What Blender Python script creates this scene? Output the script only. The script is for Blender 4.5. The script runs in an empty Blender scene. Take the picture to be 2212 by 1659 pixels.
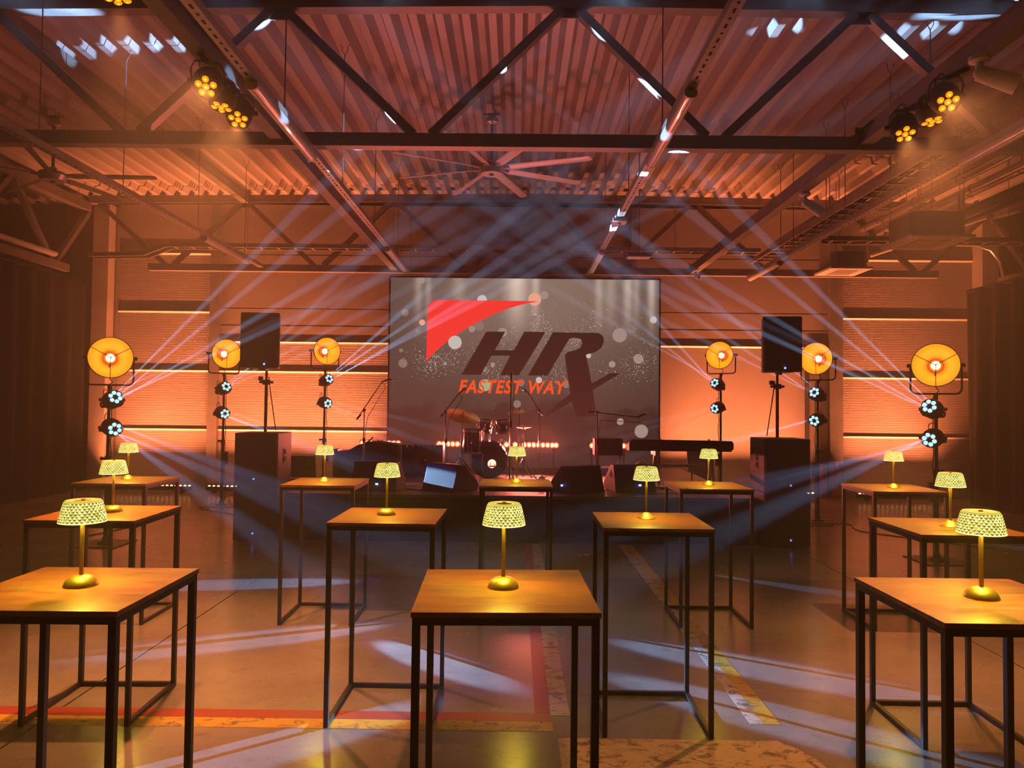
import bpy, bmesh, math, random
from mathutils import Vector, Matrix, Quaternion

random.seed(7)
PI = math.pi
scn = bpy.context.scene
COL = scn.collection

# ------------------------------------------------------------------ camera
CAM = Vector((0.0, 0.0, 1.7606))
YAW, PITCH, ROLL, FPX = 0.00625, 0.029927, 0.011041, 1572.07
RIGHT0 = Vector((math.cos(YAW), math.sin(YAW), 0))
FWD = Vector((-math.sin(YAW) * math.cos(PITCH), math.cos(YAW) * math.cos(PITCH), math.sin(PITCH)))
UP0 = RIGHT0.cross(FWD)
RIGHT = RIGHT0 * math.cos(ROLL) + UP0 * math.sin(ROLL)
UP = -RIGHT0 * math.sin(ROLL) + UP0 * math.cos(ROLL)
cam = bpy.data.cameras.new('camera')
cam.sensor_fit = 'HORIZONTAL'
cam.sensor_width = 36.0
cam.lens = FPX / 2212 * 36.0
cam.clip_start = 0.05
cam.clip_end = 200
cam_o = bpy.data.objects.new('camera', cam)
COL.objects.link(cam_o)
M = Matrix((RIGHT, UP, -FWD)).transposed().to_4x4()
M.translation = CAM
cam_o.matrix_world = M
scn.camera = cam_o


def at(px, py, Y):
    """photo position + real distance from the camera wall -> point in the hall"""
    d = RIGHT * ((px - 1106) / FPX) + UP * ((829.5 - py) / FPX) + FWD
    return CAM + d * (Y / d.y)


# ------------------------------------------------------------------ world: stage haze in a dark hall
world = bpy.data.worlds.new('hall_air')
scn.world = world
world.cycles.volume_sampling = 'EQUIANGULAR'
world.use_nodes = True
wn = world.node_tree
wn.nodes.clear()
w_out = wn.nodes.new('ShaderNodeOutputWorld')
w_bg = wn.nodes.new('ShaderNodeBackground')
w_bg.inputs['Color'].default_value = (0.02, 0.01, 0.008, 1)
w_bg.inputs['Strength'].default_value = 0.0
w_vol = wn.nodes.new('ShaderNodeVolumeScatter')
w_vol.inputs['Color'].default_value = (1, 1, 1, 1)
w_vol.inputs['Density'].default_value = 0.0115
w_vol.inputs['Anisotropy'].default_value = 0.25
wn.links.new(w_bg.outputs[0], w_out.inputs['Surface'])
wn.links.new(w_vol.outputs[0], w_out.inputs['Volume'])

vs = scn.view_settings
scn.display_settings.display_device = 'sRGB'
vs.view_transform = 'Standard'
vs.look = 'None'
vs.exposure = 0.0
vs.gamma = 1.0
vs.use_curve_mapping = False
cy = scn.cycles
cy.max_bounces = 3
cy.diffuse_bounces = 2
cy.glossy_bounces = 2
cy.transmission_bounces = 3
cy.transparent_max_bounces = 4
cy.volume_bounces = 0
cy.sample_clamp_indirect = 4.0
cy.sample_clamp_direct = 0.0
cy.use_denoising = True
cy.use_adaptive_sampling = True
cy.adaptive_threshold = 0.03
cy.light_sampling_threshold = 0.02
cy.caustics_reflective = False
cy.caustics_refractive = False

# light levels (watts)
P_BEAM_UP = 72000.0
P_BEAM_DOWN = 11000.0
P_AMBER = 600.0
P_WALL = 72.0
P_DISH = 2.7
P_LAMP = 17.0
P_RED = 58.0
C_BEAM = (0.36, 0.62, 1.0)
C_AMBER = (1.0, 0.31, 0.085)
C_WALL = (1.0, 0.215, 0.07)
C_DISH = (1.0, 0.45, 0.02)
C_LAMP = (1.0, 0.70, 0.06)
C_RED = (1.0, 0.17, 0.12)


# ------------------------------------------------------------------ materials
MATS = {}


def new_mat(name):
    m = bpy.data.materials.new(name)
    m.use_nodes = True
    nt = m.node_tree
    bs = nt.nodes['Principled BSDF']
    MATS[name] = m
    return m, nt, bs


def setc(bs, col, rough=0.5, metal=0.0, spec=None):
    bs.inputs['Base Color'].default_value = (*col, 1)
    bs.inputs['Roughness'].default_value = rough
    bs.inputs['Metallic'].default_value = metal
    if spec is not None:
        bs.inputs['Specular IOR Level'].default_value = spec


def node(nt, typ, **kw):
    n = nt.nodes.new(typ)
    for k, v in kw.items():
        setattr(n, k, v)
    return n


def noise_mat(name, c1, c2, scale=5.0, rough=0.5, metal=0.0, bump=0.0, stretch=(1, 1, 1), rough2=None, detail=5.0, lo=0.35, hi=0.65):
    m, nt, bs = new_mat(name)
    setc(bs, c1, rough, metal)
    tc = node(nt, 'ShaderNodeTexCoord')
    mp = node(nt, 'ShaderNodeMapping')
    mp.inputs['Scale'].default_value = stretch
    nz = node(nt, 'ShaderNodeTexNoise')
    nz.inputs['Scale'].default_value = scale
    nz.inputs['Detail'].default_value = detail
    rp = node(nt, 'ShaderNodeValToRGB')
    rp.color_ramp.elements[0].position = lo
    rp.color_ramp.elements[1].position = hi
    rp.color_ramp.elements[0].color = (*c1, 1)
    rp.color_ramp.elements[1].color = (*c2, 1)
    L = nt.links.new
    L(tc.outputs['Object'], mp.inputs['Vector'])
    L(mp.outputs[0], nz.inputs['Vector'])
    L(nz.outputs['Fac'], rp.inputs['Fac'])
    L(rp.outputs['Color'], bs.inputs['Base Color'])
    if rough2 is not None:
        mr = node(nt, 'ShaderNodeMapRange')
        mr.inputs['From Min'].default_value = lo
        mr.inputs['From Max'].default_value = hi
        mr.inputs['To Min'].default_value = rough
        mr.inputs['To Max'].default_value = rough2
        L(nz.outputs['Fac'], mr.inputs['Value'])
        L(mr.outputs[0], bs.inputs['Roughness'])
    if bump > 0:
        b = node(nt, 'ShaderNodeBump')
        b.inputs['Strength'].default_value = bump
        b.inputs['Distance'].default_value = 0.004
        L(nz.outputs['Fac'], b.inputs['Height'])
        L(b.outputs[0], bs.inputs['Normal'])
    return m


def emit_mat(name, col, strength, base=(0.02, 0.02, 0.02), sampled=False):
    m, nt, bs = new_mat(name)
    setc(bs, base, 0.3)
    bs.inputs['Emission Color'].default_value = (*col, 1)
    bs.inputs['Emission Strength'].default_value = strength
    m.cycles.emission_sampling = 'AUTO' if sampled else 'NONE'
    return m


noise_mat('steel', (0.20, 0.20, 0.205), (0.26, 0.255, 0.25), 3.0, 0.45, 0.25)
noise_mat('galvanised', (0.40, 0.39, 0.38), (0.50, 0.48, 0.47), 6.0, 0.35, 0.6)
noise_mat('deck_sheet', (0.44, 0.41, 0.40), (0.54, 0.50, 0.48), 1.3, 0.42, 0.15, stretch=(1, 0.15, 1))
noise_mat('plain_wall', (0.27, 0.25, 0.245), (0.31, 0.29, 0.28), 0.7, 0.6)
noise_mat('concrete_column', (0.48, 0.45, 0.43), (0.56, 0.53, 0.50), 2.0, 0.7, bump=0.15)
noise_mat('dark_void', (0.03, 0.03, 0.032), (0.05, 0.05, 0.05), 1.0, 0.9)
noise_mat('side_wall', (0.10, 0.10, 0.10), (0.14, 0.14, 0.135), 0.6, 0.8)
noise_mat('black_cloth', (0.006, 0.0055, 0.0055), (0.011, 0.010, 0.009), 3.0, 0.95, stretch=(1, 6, 0.3))
noise_mat('black_metal', (0.012, 0.012, 0.013), (0.02, 0.02, 0.021), 8.0, 0.42, 0.2)
noise_mat('black_plastic', (0.014, 0.014, 0.015), (0.024, 0.024, 0.025), 30.0, 0.5, bump=0.2)
noise_mat('speaker_paint', (0.016, 0.016, 0.018), (0.034, 0.033, 0.034), 160.0, 0.55, bump=0.5)
noise_mat('speaker_grille', (0.010, 0.010, 0.012), (0.022, 0.022, 0.024), 90.0, 0.6, bump=0.3)
noise_mat('stage_skirt', (0.020, 0.017, 0.017), (0.028, 0.024, 0.023), 4.0, 0.9, stretch=(5, 1, 0.3))
noise_mat('stage_deck', (0.05, 0.042, 0.04), (0.085, 0.072, 0.066), 2.5, 0.5, bump=0.1)
noise_mat('white_plastic', (0.62, 0.60, 0.57), (0.68, 0.66, 0.63), 5.0, 0.4)
noise_mat('fan_blade', (0.55, 0.53, 0.52), (0.62, 0.60, 0.58), 2.0, 0.4, 0.2)
noise_mat('duct_foil', (0.52, 0.50, 0.48), (0.64, 0.62, 0.60), 12.0, 0.25, 0.85, bump=0.2)
noise_mat('rubber', (0.015, 0.015, 0.015), (0.025, 0.025, 0.024), 10.0, 0.7)
noise_mat('brass', (0.78, 0.55, 0.10), (0.86, 0.62, 0.14), 9.0, 0.34, 0.88)
noise_mat('reflector_gold', (0.92, 0.45, 0.02), (0.95, 0.50, 0.03), 4.0, 0.45, 0.0)
noise_mat('lamp_shell', (0.03, 0.024, 0.02), (0.05, 0.04, 0.03), 8.0, 0.45, 0.5)
noise_mat('chrome', (0.60, 0.60, 0.62), (0.70, 0.70, 0.72), 10.0, 0.15, 1.0)
noise_mat('drum_wrap', (0.035, 0.018, 0.014), (0.055, 0.028, 0.02), 10.0, 0.2)
noise_mat('drum_head', (0.03, 0.022, 0.02), (0.04, 0.03, 0.027), 5.0, 0.35)
noise_mat('cymbal_bronze', (0.70, 0.42, 0.14), (0.80, 0.52, 0.20), 25.0, 0.25, 1.0, stretch=(1, 1, 1))
noise_mat('guitar_red', (0.16, 0.045, 0.03), (0.22, 0.07, 0.04), 3.0, 0.25)
noise_mat('chair_black', (0.02, 0.018, 0.018), (0.03, 0.027, 0.026), 12.0, 0.55)
noise_mat('cardboard', (0.36, 0.27, 0.19), (0.42, 0.32, 0.23), 3.0, 0.75)
noise_mat('print_grey', (0.10, 0.08, 0.075), (0.12, 0.095, 0.09), 5.0, 0.5)
noise_mat('key_white', (0.55, 0.53, 0.50), (0.6, 0.58, 0.55), 8.0, 0.35)


def wood_mat():
    m, nt, bs = new_mat('walnut_top')
    setc(bs, (0.30, 0.13, 0.05), 0.36)
    tc = node(nt, 'ShaderNodeTexCoord')
    oi = node(nt, 'ShaderNodeObjectInfo')
    ad = node(nt, 'ShaderNodeVectorMath', operation='ADD')
    mp = node(nt, 'ShaderNodeMapping')
    mp.inputs['Scale'].default_value = (3.0, 16.0, 8.0)
    nz = node(nt, 'ShaderNodeTexNoise')
    nz.inputs['Scale'].default_value = 2.2
    nz.inputs['Detail'].default_value = 7
    nz.inputs['Distortion'].default_value = 0.8
    n2 = node(nt, 'ShaderNodeTexNoise')
    n2.inputs['Scale'].default_value = 4.0
    rp = node(nt, 'ShaderNodeValToRGB')
    rp.color_ramp.elements[0].position = 0.30
    rp.color_ramp.elements[0].color = (0.22, 0.085, 0.018, 1)
    rp.color_ramp.elements[1].position = 0.72
    rp.color_ramp.elements[1].color = (0.52, 0.23, 0.06, 1)
    mx = node(nt, 'ShaderNodeMix', data_type='RGBA', blend_type='MULTIPLY')
    mx.inputs['Factor'].default_value = 0.7
    r2 = node(nt, 'ShaderNodeMapRange')
    r2.inputs['To Min'].default_value = 0.26
    r2.inputs['To Max'].default_value = 0.46
    L = nt.links.new
    L(tc.outputs['Object'], ad.inputs[0])
    L(oi.outputs['Random'], ad.inputs[1])
    L(ad.outputs[0], mp.inputs['Vector'])
    L(mp.outputs[0], nz.inputs['Vector'])
    L(ad.outputs[0], n2.inputs['Vector'])
    L(nz.outputs['Fac'], rp.inputs['Fac'])
    L(rp.outputs['Color'], mx.inputs['A'])
    L(n2.outputs['Color'], mx.inputs['B'])
    L(mx.outputs['Result'], bs.inputs['Base Color'])
    L(nz.outputs['Fac'], r2.inputs['Value'])
    L(r2.outputs[0], bs.inputs['Roughness'])
    bp = node(nt, 'ShaderNodeBump')
    bp.inputs['Strength'].default_value = 0.15
    bp.inputs['Distance'].default_value = 0.002
    L(nz.outputs['Fac'], bp.inputs['Height'])
    L(bp.outputs[0], bs.inputs['Normal'])


wood_mat()


def concrete_mat():
    m, nt, bs = new_mat('polished_concrete')
    setc(bs, (0.3, 0.28, 0.26), 0.3, 0.0, 0.7)
    tc = node(nt, 'ShaderNodeTexCoord')
    n1 = node(nt, 'ShaderNodeTexNoise')
    n1.inputs['Scale'].default_value = 0.9
    n1.inputs['Detail'].default_value = 8
    n1.inputs['Roughness'].default_value = 0.62
    rp = node(nt, 'ShaderNodeValToRGB')
    rp.color_ramp.elements[0].position = 0.30
    rp.color_ramp.elements[0].color = (0.20, 0.185, 0.172, 1)
    rp.color_ramp.elements[1].position = 0.72
    rp.color_ramp.elements[1].color = (0.34, 0.315, 0.295, 1)
    mp = node(nt, 'ShaderNodeMapping')
    mp.inputs['Scale'].default_value = (1.5, 3.0, 1)
    mp.inputs['Rotation'].default_value = (0, 0, 0.35)
    n2 = node(nt, 'ShaderNodeTexNoise')
    n2.inputs['Scale'].default_value = 4.2
    n2.inputs['Detail'].default_value = 9
    n2.inputs['Roughness'].default_value = 0.7
    r2 = node(nt, 'ShaderNodeValToRGB')
    r2.color_ramp.elements[0].position = 0.33
    r2.color_ramp.elements[0].color = (0.22, 0.20, 0.19, 1)
    r2.color_ramp.elements[1].position = 0.46
    r2.color_ramp.elements[1].color = (1, 1, 1, 1)
    mx = node(nt, 'ShaderNodeMix', data_type='RGBA', blend_type='MULTIPLY')
    mx.inputs['Factor'].default_value = 0.38
    mr = node(nt, 'ShaderNodeMapRange')
    mr.inputs['From Min'].default_value = 0.3
    mr.inputs['From Max'].default_value = 0.7
    mr.inputs['To Min'].default_value = 0.29
    mr.inputs['To Max'].default_value = 0.20
    bp = node(nt, 'ShaderNodeBump')
    bp.inputs['Strength'].default_value = 0.05
    bp.inputs['Distance'].default_value = 0.002
    L = nt.links.new
    L(tc.outputs['Object'], n1.inputs['Vector'])
    L(tc.outputs['Object'], mp.inputs['Vector'])
    L(mp.outputs[0], n2.inputs['Vector'])
    L(n1.outputs['Fac'], rp.inputs['Fac'])
    L(n2.outputs['Fac'], r2.inputs['Fac'])
    L(rp.outputs['Color'], mx.inputs['A'])
    L(r2.outputs['Color'], mx.inputs['B'])
    L(mx.outputs['Result'], bs.inputs['Base Color'])
    L(n2.outputs['Fac'], mr.inputs['Value'])
    L(mr.outputs[0], bs.inputs['Roughness'])
    L(n2.outputs['Fac'], bp.inputs['Height'])
    L(bp.outputs[0], bs.inputs['Normal'])


concrete_mat()


def tape_mat(name, col, wear):
    """painted floor marking worn through to the concrete in streaks"""
    m, nt, bs = new_mat(name)
    setc(bs, col, 0.45)
    tc = node(nt, 'ShaderNodeTexCoord')
    mp = node(nt, 'ShaderNodeMapping')
    mp.inputs['Scale'].default_value = (3.0, 5.0, 1)
    mp.inputs['Rotation'].default_value = (0, 0, 0.6)
    n1 = node(nt, 'ShaderNodeTexNoise')
    n1.inputs['Scale'].default_value = 3.2
    n1.inputs['Detail'].default_value = 10
    n1.inputs['Roughness'].default_value = 0.72
    n1.inputs['Distortion'].default_value = 1.2
    rp = node(nt, 'ShaderNodeValToRGB')
    rp.color_ramp.elements[0].position = wear - 0.05
    rp.color_ramp.elements[0].color = (0.14, 0.12, 0.10, 1)
    rp.color_ramp.elements[1].position = wear + 0.06
    rp.color_ramp.elements[1].color = (*col, 1)
    L = nt.links.new
    L(tc.outputs['Object'], mp.inputs['Vector'])
    L(mp.outputs[0], n1.inputs['Vector'])
    L(n1.outputs['Fac'], rp.inputs['Fac'])
    L(rp.outputs['Color'], bs.inputs['Base Color'])


tape_mat('tape_yellow', (0.56, 0.37, 0.04), 0.43)
tape_mat('tape_red', (0.32, 0.055, 0.035), 0.33)
tape_mat('tape_white', (0.56, 0.52, 0.48), 0.455)
tape_mat('paint_block', (0.70, 0.55, 0.40), 0.445)


def ribbed_mat():
    """sandwich wall panel: fine horizontal micro-profile"""
    m, nt, bs = new_mat('ribbed_panel')
    setc(bs, (0.34, 0.31, 0.30), 0.45, 0.1)
    tc = node(nt, 'ShaderNodeTexCoord')
    sp = node(nt, 'ShaderNodeSeparateXYZ')
    mu = node(nt, 'ShaderNodeMath', operation='MULTIPLY')
    mu.inputs[1].default_value = 1 / 0.05
    fr = node(nt, 'ShaderNodeMath', operation='FRACT')
    ab = node(nt, 'ShaderNodeMath', operation='PINGPONG')
    ab.inputs[1].default_value = 0.5
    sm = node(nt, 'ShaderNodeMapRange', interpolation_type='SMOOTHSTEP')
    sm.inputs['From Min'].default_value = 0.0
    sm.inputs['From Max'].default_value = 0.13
    bp = node(nt, 'ShaderNodeBump')
    bp.inputs['Strength'].default_value = 1.0
    bp.inputs['Distance'].default_value = 0.004
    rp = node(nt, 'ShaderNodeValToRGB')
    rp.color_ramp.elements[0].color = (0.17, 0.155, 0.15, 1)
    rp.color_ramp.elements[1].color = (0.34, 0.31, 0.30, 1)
    L = nt.links.new
    L(tc.outputs['Object'], sp.inputs[0])
    L(sp.outputs['Z'], mu.inputs[0])
    L(mu.outputs[0], fr.inputs[0])
    L(fr.outputs[0], ab.inputs[0])
    L(ab.outputs[0], sm.inputs['Value'])
    L(sm.outputs[0], bp.inputs['Height'])
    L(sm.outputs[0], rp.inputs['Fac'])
    L(bp.outputs[0], bs.inputs['Normal'])
    L(rp.outputs['Color'], bs.inputs['Base Color'])


ribbed_mat()


def screen_mat():
    """the picture shown on the LED wall: taupe glow, soft light shafts from the top, dark hills below"""
    m, nt, bs = new_mat('screen_picture')
    setc(bs, (0.015, 0.015, 0.015), 0.4)
    m.cycles.emission_sampling = 'NONE'
    L = nt.links.new
    tc = node(nt, 'ShaderNodeTexCoord')
    sp = node(nt, 'ShaderNodeSeparateXYZ')
    L(tc.outputs['Object'], sp.inputs[0])

    def math_(op, a, b=None, clamp=False):
        n = node(nt, 'ShaderNodeMath', operation=op)
        n.use_clamp = clamp
        for i, v in enumerate((a, b)):
            if v is None:
                continue
            if isinstance(v, (int, float)):
                n.inputs[i].default_value = v
            else:
                L(v, n.inputs[i])
        return n.outputs[0]
    x, z = sp.outputs['X'], sp.outputs['Z']
    # vertical falloff of the glow
    mr = node(nt, 'ShaderNodeMapRange', interpolation_type='SMOOTHSTEP')
    L(z, mr.inputs['Value'])
    mr.inputs['From Min'].default_value = 0.7
    mr.inputs['From Max'].default_value = 3.4
    mr.inputs['To Min'].default_value = 0.0
    mr.inputs['To Max'].default_value = 1.0
    hx = math_('SUBTRACT', x, 0.25)
    hx = math_('MULTIPLY', hx, hx)
    hx = math_('MULTIPLY', hx, -0.16)
    hx = math_('EXPONENT', hx)
    glow = math_('MULTIPLY', mr.outputs[0], hx)
    shafts = None
    fade = node(nt, 'ShaderNodeMapRange', interpolation_type='SMOOTHSTEP')
    L(z, fade.inputs['Value'])
    fade.inputs['From Min'].default_value = 2.2
    fade.inputs['From Max'].default_value = 3.5
    for cx, w, a in ((-1.98, .06, .35), (-1.80, .05, .3), (-1.23, .1, .28), (-.15, .16, .8), (.2, .06, .5), (1.38, .06, .4), (1.6, .09, .3), (1.92, .07, .6), (2.08, .05, .35), (2.36, .06, .7)):
        d = math_('SUBTRACT', x, cx)
        d = math_('DIVIDE', d, w)
        d = math_('MULTIPLY', d, d)
        d = math_('MULTIPLY', d, -0.7)
        d = math_('EXPONENT', d)
        d = math_('MULTIPLY', d, a)
        shafts = d if shafts is None else math_('ADD', shafts, d)
    sh = math_('MULTIPLY', shafts, fade.outputs[0])
    nz = node(nt, 'ShaderNodeTexNoise')
    nz.inputs['Scale'].default_value = 0.9
    L(tc.outputs['Object'], nz.inputs['Vector'])
    # dark hills rising from the lower edge
    hill = math_('MULTIPLY', nz.outputs['Fac'], 2.2)
    hmask = node(nt, 'ShaderNodeMapRange', interpolation_type='SMOOTHSTEP')
    L(math_('SUBTRACT', z, hill), hmask.inputs['Value'])
    hmask.inputs['From Min'].default_value = -0.12
    hmask.inputs['From Max'].default_value = 0.10
    hmask.inputs['To Min'].default_value = 0.55
    hmask.inputs['To Max'].default_value = 1.0
    c1 = node(nt, 'ShaderNodeMix', data_type='RGBA')
    c1.inputs['A'].default_value = (0.060, 0.036, 0.026, 1)
    c1.inputs['B'].default_value = (0.27, 0.185, 0.145, 1)
    L(glow, c1.inputs['Factor'])
    c2 = node(nt, 'ShaderNodeMix', data_type='RGBA', blend_type='ADD')
    c2.inputs['B'].default_value = (0.62, 0.50, 0.42, 1)
    L(sh, c2.inputs['Factor'])
    L(c1.outputs['Result'], c2.inputs['A'])
    vm = node(nt, 'ShaderNodeVectorMath', operation='SCALE')
    L(c2.outputs['Result'], vm.inputs[0])
    L(hmask.outputs[0], vm.inputs['Scale'])
    L(vm.outputs[0], bs.inputs['Emission Color'])
    bs.inputs['Emission Strength'].default_value = 0.95


screen_mat()
emit_mat('led_blue', (0.12, 0.22, 1.0), 6.0)
emit_mat('lens_white', (0.42, 0.80, 1.0), 1.5)
emit_mat('lens_amber', (1.0, 0.23, 0.004), 1.7)
emit_mat('lens_amber_core', (1.0, 0.50, 0.03), 2.0)
emit_mat('bulb_white', (1.0, 0.80, 0.42), 4.0)
emit_mat('cell_red', (1.0, 0.30, 0.13), 5.0)
emit_mat('cell_halo', (1.0, 0.075, 0.02), 1.1)
emit_mat('cell_green', (0.35, 1.0, 0.55), 5.0)
emit_mat('cell_orange', (1.0, 0.42, 0.16), 7.0)
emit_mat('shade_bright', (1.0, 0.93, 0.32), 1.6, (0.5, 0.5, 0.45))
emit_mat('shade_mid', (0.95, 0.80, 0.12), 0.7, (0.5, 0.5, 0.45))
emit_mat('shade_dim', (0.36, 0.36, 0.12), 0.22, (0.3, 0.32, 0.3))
emit_mat('pic_red', (1.0, 0.040, 0.028), 1.0)
emit_mat('pic_dark', (0.035, 0.012, 0.009), 0.9)
emit_mat('pic_orange', (1.0, 0.13, 0.02), 0.85)
emit_mat('pic_orange_edge', (1.0, 0.03, 0.01), 0.9)
emit_mat('pic_bokeh_a', (0.62, 0.56, 0.50), 0.95)
emit_mat('pic_bokeh_b', (0.38, 0.29, 0.25), 0.95)
emit_mat('pic_bokeh_c', (0.27, 0.19, 0.16), 0.95)
emit_mat('pic_bokeh_r', (0.95, 0.42, 0.28), 0.95)
emit_mat('pic_bokeh_g', (0.45, 0.50, 0.30), 0.9)
emit_mat('pic_spark', (0.75, 0.64, 0.56), 1.0)


# ------------------------------------------------------------------ mesh helpers
class MB:
    def __init__(self):
        self.v, self.f, self.mi = [], [], []

    def add(self, verts, faces, mi=0):
        o = len(self.v)
        self.v += [tuple(p) for p in verts]
        for f in faces:
            self.f.append(tuple(i + o for i in f))
            self.mi.append(mi)
        return self

    def box(self, c, s, rot=None, mi=0):
        x, y, z = s[0] / 2, s[1] / 2, s[2] / 2
        vs_ = [Vector(p) for p in ((-x, -y, -z), (x, -y, -z), (x, y, -z), (-x, y, -z), (-x, -y, z), (x, -y, z), (x, y, z), (-x, y, z))]
        c = Vector(c)
        if rot is not None:
            vs_ = [rot @ p for p in vs_]
        return self.add([p + c for p in vs_], [(3, 2, 1, 0), (4, 5, 6, 7), (0, 1, 5, 4), (1, 2, 6, 5), (2, 3, 7, 6), (3, 0, 4, 7)], mi)

    def mm(self, a, b, mi=0):
        a, b = Vector(a), Vector(b)
        return self.box((a + b) / 2, [abs(q) for q in (b - a)], None, mi)

    def bar(self, p0, p1, w, h, up=(0, 0, 1), mi=0):
        """rectangular bar between two points, w across, h along 'up'"""
        p0, p1 = Vector(p0), Vector(p1)
        d = (p1 - p0).normalized()
        u = Vector(up)
        s = d.cross(u)
        if s.length < 1e-5:
            s = d.cross(Vector((0, 1, 0)))
        s.normalize()
        u = s.cross(d).normalized()
        R = Matrix((s, d, u)).transposed()
        return self.box((p0 + p1) / 2, (w, (p1 - p0).length, h), R, mi)

    def cyl(self, p0, p1, r0, r1=None, n=10, caps=True, mi=0):
        r1 = r0 if r1 is None else r1
        p0, p1 = Vector(p0), Vector(p1)
        d = (p1 - p0).normalized()
        a = d.orthogonal().normalized()
        b = d.cross(a)
        vs_ = []
        for p, r in ((p0, r0), (p1, r1)):
            for i in range(n):
                t = 2 * PI * i / n
                vs_.append(p + a * (r * math.cos(t)) + b * (r * math.sin(t)))
        fs = [(i, (i + 1) % n, n + (i + 1) % n, n + i) for i in range(n)]
        if caps:
            fs += [tuple(range(n))[::-1], tuple(range(n, 2 * n))]
        return self.add(vs_, fs, mi)

    def tube(self, pts, r, n=7, closed=False, mi=0):
        pts = [Vector(p) for p in pts]
        m = len(pts)
        vs_ = []
        a = None
        for i in range(m):
            if closed:
                d = pts[(i + 1) % m] - pts[i - 1]
            else:
                d = pts[min(i + 1, m - 1)] - pts[max(i - 1, 0)]
            d.normalize()
            a = d.orthogonal() if a is None else a - d * a.dot(d)
            a.normalize()
            b = d.cross(a)
            for k in range(n):
                t = 2 * PI * k / n
                vs_.append(pts[i] + a * (r * math.cos(t)) + b * (r * math.sin(t)))
        fs = []
        for i in range(m if closed else m - 1):
            j = (i + 1) % m
            for k in range(n):
                fs.append((i * n + k, i * n + (k + 1) % n, j * n + (k + 1) % n, j * n + k))
        if not closed:
            fs += [tuple(range(n))[::-1], tuple(range((m - 1) * n, m * n))]
        return self.add(vs_, fs, mi)

    def lathe(self, prof, n=24, mi=0, axis='Z', origin=(0, 0, 0)):
        """profile of (radius, height); revolved round Z (or Y)"""
        o = Vector(origin)
        vs_, idx = [], []
        for r, h in prof:
            if r < 1e-6:
                idx.append([len(vs_)] * n)
                vs_.append(Vector((0, 0, h)))
            else:
                idx.append(list(range(len(vs_), len(vs_) + n)))
                for k in range(n):
                    t = 2 * PI * k / n
                    vs_.append(Vector((r * math.cos(t), r * math.sin(t), h)))
        fs = []
        for i in range(len(prof) - 1):
            for k in range(n):
                q = [idx[i][k], idx[i][(k + 1) % n], idx[i + 1][(k + 1) % n], idx[i + 1][k]]
                q2 = []
                for t in q:
                    if t not in q2:
                        q2.append(t)
                if len(q2) > 2:
                    fs.append(tuple(q2))
        if axis == 'Y':
            vs_ = [Vector((p.x, p.z, -p.y)) for p in vs_]
        return self.add([p + o for p in vs_], fs, mi)

    def ball(self, c, r, n=10, m=7, s=(1, 1, 1), mi=0):
        prof = [(r * math.sin(PI * i / m), -r * math.cos(PI * i / m)) for i in range(m + 1)]
        k = len(self.v)
        self.lathe(prof, n, mi)
        c = Vector(c)
        for i in range(k, len(self.v)):
            p = self.v[i]
            self.v[i] = (p[0] * s[0] + c.x, p[1] * s[1] + c.y, p[2] * s[2] + c.z)
        return self

    def prism(self, poly, y0, y1, mi=0):
        """polygon in XZ, extruded along Y"""
        n = len(poly)
        vs_ = [(p[0], y0, p[1]) for p in poly] + [(p[0], y1, p[1]) for p in poly]
        fs = [tuple(range(n)), tuple(range(n, 2 * n))[::-1]] + [(i, (i + 1) % n, n + (i + 1) % n, n + i)[::-1] for i in range(n)]
        return self.add(vs_, fs, mi)

    def xform(self, Mx, start=0):
        for i in range(start, len(self.v)):
            self.v[i] = tuple(Mx @ Vector(self.v[i]))
        return self

    def mesh(self, name, mats, smooth=False):
        me = bpy.data.meshes.new(name)
        me.from_pydata(self.v, [], self.f)
        for m in (mats if isinstance(mats, (list, tuple)) else [mats]):
            me.materials.append(MATS[m])
        if any(self.mi):
            me.polygons.foreach_set('material_index', self.mi)
        bm = bmesh.new()
        bm.from_mesh(me)
        bmesh.ops.recalc_face_normals(bm, faces=bm.faces)
        bm.to_mesh(me)
        bm.free()
        if smooth:
            me.polygons.foreach_set('use_smooth', [True] * len(me.polygons))
            me.set_sharp_from_angle(angle=math.radians(38))
        me.update()
        return me

    def build(self, name, mats, parent=None, smooth=False, loc=None):
        o = bpy.data.objects.new(name, self.mesh(name, mats, smooth))
        COL.objects.link(o)
        if parent is not None:
            o.parent = parent
        if loc is not None:
            o.location = loc
        return o


def tag(o, label=None, cat=None, group=None, kind=None):
    if label:
        o['label'] = label
    if cat:
        o['category'] = cat
    if group:
        o['group'] = group
    if kind:
        o['kind'] = kind
    return o


def thing(name, label, cat, loc=(0, 0, 0), rotz=0.0, group=None):
    o = bpy.data.objects.new(name, None)
    o.empty_display_size = 0.1
    COL.objects.link(o)
    o.location = loc
    o.rotation_euler = (0, 0, rotz)
    return tag(o, label, cat, group)


def put(me, name, parent=None, loc=None, rotz=None):
    o = bpy.data.objects.new(name, me)
    COL.objects.link(o)
    if parent is not None:
        o.parent = parent
    if loc is not None:
        o.location = loc
    if rotz is not None:
        o.rotation_euler = (0, 0, rotz)
    return o


def aim(o, loc, direction, up='Z'):
    o.rotation_mode = 'QUATERNION'
    o.location = loc
    o.rotation_quaternion = Vector(direction).to_track_quat('Y', up)
    return o


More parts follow.
